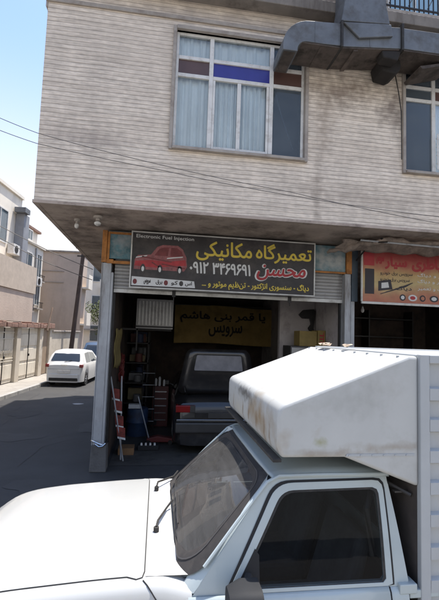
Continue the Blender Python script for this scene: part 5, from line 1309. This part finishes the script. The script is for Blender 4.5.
# rear of the cab with window
b = MB()
def rear(u, z): f = (z-ZS)/(ZR-ZS); return (1.455-.055*f, CY+u*(.79-.125*f), z)
gr_ = [(-1, ZS-.1), (1, ZS-.1), (1, 1.49), (-1, 1.49)]
inn = [(-.75, 1.12), (.75, 1.12), (.75, 1.40), (-.75, 1.40)]
b.ring([rear(*p) for p in gr_], [rear(*p) for p in inn]); b.build('cab_rear_panel', PC, pk, solid=.02)
b = MB(); b.face([rear(*p) for p in inn]); b.build('rear_window', M['door_glass'], pk)
# rear corner cover pieces
for s in (-1, 1):
    b = MB(); b.box(1.395, 1.50, min(CY+s*.74, CY+s*.826), max(CY+s*.74, CY+s*.826), .90, ZS+.008); b.box(1.46, 1.64, min(CY+s*.75, CY+s*.815), max(CY+s*.75, CY+s*.815), .87, ZS-.03); b.build('corner_ledge', PC, pk, bevel=.006)
# interior
for k, yy in enumerate((CY-.36, CY+.36)):
    b = MB(); b.box(.72, 1.22, yy-.25, yy+.25, .45, .62); st = b.build('seat', M['seat'], pk, bevel=.05, seg=3)
    b = MB(); b.prism([(1.10, .58), (1.23, .58), (1.36, 1.10), (1.27, 1.13)], 'y', yy-.25, yy+.25); sub(st, b.build('backrest', M['seat'], pk, bevel=.04, seg=3))
b = MB(); b.prism([(.14, .60), (.14, .93), (.30, .965), (.40, .93), (.42, .8), (.36, .62)], 'y', CY-.74, CY+.74); b.build('dashboard', M['dash'], pk, bevel=.02)
b = MB(); cs = Vector((.60, CY+.36, .92)); b.tube([cs+Vector((.06*math.sin(a)*1., .19*math.cos(a), .18*math.sin(a))) for a in [i*math.pi/14 for i in range(29)]], .013, 7); b.cyl(cs, (.40, CY+.36, .86), .02); b.cyl(cs+Vector((0, -.18, 0)), cs+Vector((0, .18, 0)), .012); b.build('steering_wheel', M['black'], pk, smooth=True)
b = MB(); b.box(.62, .66, CY-.1, CY+.1, 1.36, 1.41); b.build('rear_view_mirror', M['black'], pk, bevel=.01)
b = MB(); b.tube([(1.33, CY-.62, 1.38), (1.28, CY-.66, 1.3), (1.3, CY-.7, 1.05)], .02, 6); b.build('seat_belt', M['plastic_grey'], pk)
# wipers
for yy in (CY-.30, CY+.40):
    b = MB(); z0 = ztop(.05, .3)
    b.cyl((.05, yy, z0), (.05, yy, z0+.03), .018, n=10)
    p1 = ws((yy+.30-CY)/.75, .04); b.tube([(.05, yy, z0+.03), (.06, yy+.06, z0+.045), (p1[0]-.03, p1[1], p1[2]+.02), (p1[0]+.01, p1[1]+.05, p1[2]+.05)], .008, 6)
    wp_ = b.build('wiper', M['black_rubber'], pk)
    a_, c_ = (yy-.02-CY)/.75, (yy+.44-CY)/.75
    b = MB(); b.tube([(lambda q: (q[0]-.014, q[1], q[2]+.010))(ws(a_+(c_-a_)*i/6, .13+.03*i/6)) for i in range(7)], .006, 5); sub(wp_, b.build('blade', M['plastic_grey'], pk))

# cargo box and over-cab fairing
NY, FY = CY-.80, CY+.81
prof = [(.705, 1.635)] + [(.683, 1.70), (.682, 1.86)] + [(.684+.065-.065*math.cos(a), 1.875+.058*math.sin(a)) for a in [R(15*i) for i in range(1, 6)]] + [(1.47, 2.215), (1.531, 2.214), (1.531, 1.465), (1.08, 1.635)]
b = MB(); b.prism(prof, 'y', NY, FY); fair = b.build('fairing', M['fairing'], pk, bevel=.02, seg=3, smooth=True, sharp=30)
b = MB(); b.box(.66, .71, NY+.005, FY+.05, 1.610, 1.630); sub(fair, b.build('rubber_lip', M['black_rubber'], pk, bevel=.004))
b = MB(); b.prism([(1.08, 1.642), (1.085, 1.655), (1.50, 1.655), (1.50, 1.642)], 'y', NY-.003, NY+.002); sub(fair, b.build('flange', M['box_paint'], pk))
for i in range(9):
    b = MB(); b.cyl((1.44, FY-.06-.185*i, 2.200), (1.44, FY-.06-.185*i, 2.213), .009, n=8); sub(fair, b.build('rivet', M['box_paint'], pk))
for i in range(6):
    b = MB(); b.cyl((1.10+.07*i, NY-.007, 1.648), (1.10+.07*i, NY+.002, 1.648), .005, n=8); sub(fair, b.build('rivet', M['box_paint'], pk))
BX0, BX1, BZ0, BZ1 = 1.56, 3.55, .78, 2.225
b = MB(); b.box(BX0, BX1, NY+.01, FY-.01, BZ0, BZ1-.01)
bxb = b.build('cargo_box', M['box_paint'], pk)
b = MB(); b.box(BX0-.025, BX0-.002, NY+.022, FY-.022, BZ0+.02, 1.50); sub(bxb, b.build('shade_panel', mat('painted_shade', (.07, .06, .055), .9, var=.4, vs=5), pk))  # added dark sheet, its colour stands in for shade in the gap behind the cab
b = MB()
for yy in (NY, FY): b.box(BX0-.032, BX0+.028, yy-.02, yy+.02, BZ0-.02, BZ1)
for yy in (NY, FY): b.box(BX1-.03, BX1+.03, yy-.02, yy+.02, BZ0-.02, BZ1)
for yy in (NY, FY): b.box(BX0+.029, BX1-.031, yy-.02, yy+.02, BZ1-.05, BZ1-.001); b.box(BX0+.029, BX1-.031, yy-.02, yy+.02, BZ0-.02, BZ0+.03)
b.box(BX0-.031, BX0+.027, NY+.021, FY-.021, BZ1-.04, BZ1-.002)
sub(bxb, b.build('box_frame', M['box_paint'], pk, bevel=.005))
b = MB()
for yy, s in ((NY, -1), (FY, 1)):
    b = MB(); z = BZ0+.10
    pr = []
    while z < BZ1-.10:
        pr += [(z, .0), (z+.014, .032), (z+.080, .032), (z+.094, 0)]; z += .178
    pr = [(BZ0+.03, 0)]+pr+[(BZ1-.05, 0)]
    b.grid(lambda x, p: (x, (NY+.016 if s < 0 else FY-.016)+s*p[1]*1.0, p[0]), [BX0+.03, 2.2, 2.9, BX1-.031], pr)
    sub(bxb, b.build('corrugated_panel', M['box_paint'], pk))
b = MB(); b.box(1.53, BX1, NY+.1, FY-.1, .55, .78); b.box(-1.2, 3.4, CY-.45, CY-.35, .3, .42); b.box(-1.2, 3.4, CY+.35, CY+.45, .3, .42); b.build('chassis', M['dark_steel'], pk)
b = MB(); b.tube([(1.42, NY+.2, 1.44), (1.52, NY+.06, 1.40)], .012, 6); b.box(1.44, 1.53, NY+.10, NY+.13, 1.40, 1.41); b.build('box_strut', M['plastic_grey'], pk)
for s in (-1, 1):
    b = MB(); b.box(1.66, 3.5, min(CY+s*.70, CY+s*.80), max(CY+s*.70, CY+s*.80), .45, .76)
    b.build('load_bed_side', PC, pk, bevel=.01)
for s in (-1, 1):
    for xw in (FW, RW): wheel(pk, xw, CY+s*.72, s, .31, .17)
# wheels were modelled in world metres
# dry leaf scraps on the box edge
rng = random.Random(5)
for i, (x, yy) in enumerate(((1.47, CY+.45), (1.49, CY+.05), (1.46, CY+.38))):
    b = MB(); P_ = [(x+.05*rng.uniform(.5, 1.2)*math.cos(a), yy+.09*rng.uniform(.4, 1.1)*math.sin(a), 2.232+.02*rng.random()) for a in [k*math.pi/4 for k in range(8)]]
    b.patch(lambda u, v: (x+u, yy+v, 2.236+.03*rng.random()), [(p[0]-x, p[1]-yy) for p in P_], 2)
    thing1('paper_scrap', b, mat('scrap', (.5, .4, .3), .9, var=.4, vs=20), ('pale torn scrap lying near the middle of the cargo box front edge', 'pale torn scrap lying toward the near side of the cargo box front edge', 'smaller scrap lying beside the far torn scrap on the cargo box edge')[i], 'scrap', (x, yy, 2.22), 'scraps on the cargo box')

for r in ROOTS:
    if 'abs_' in r: del r['abs_']
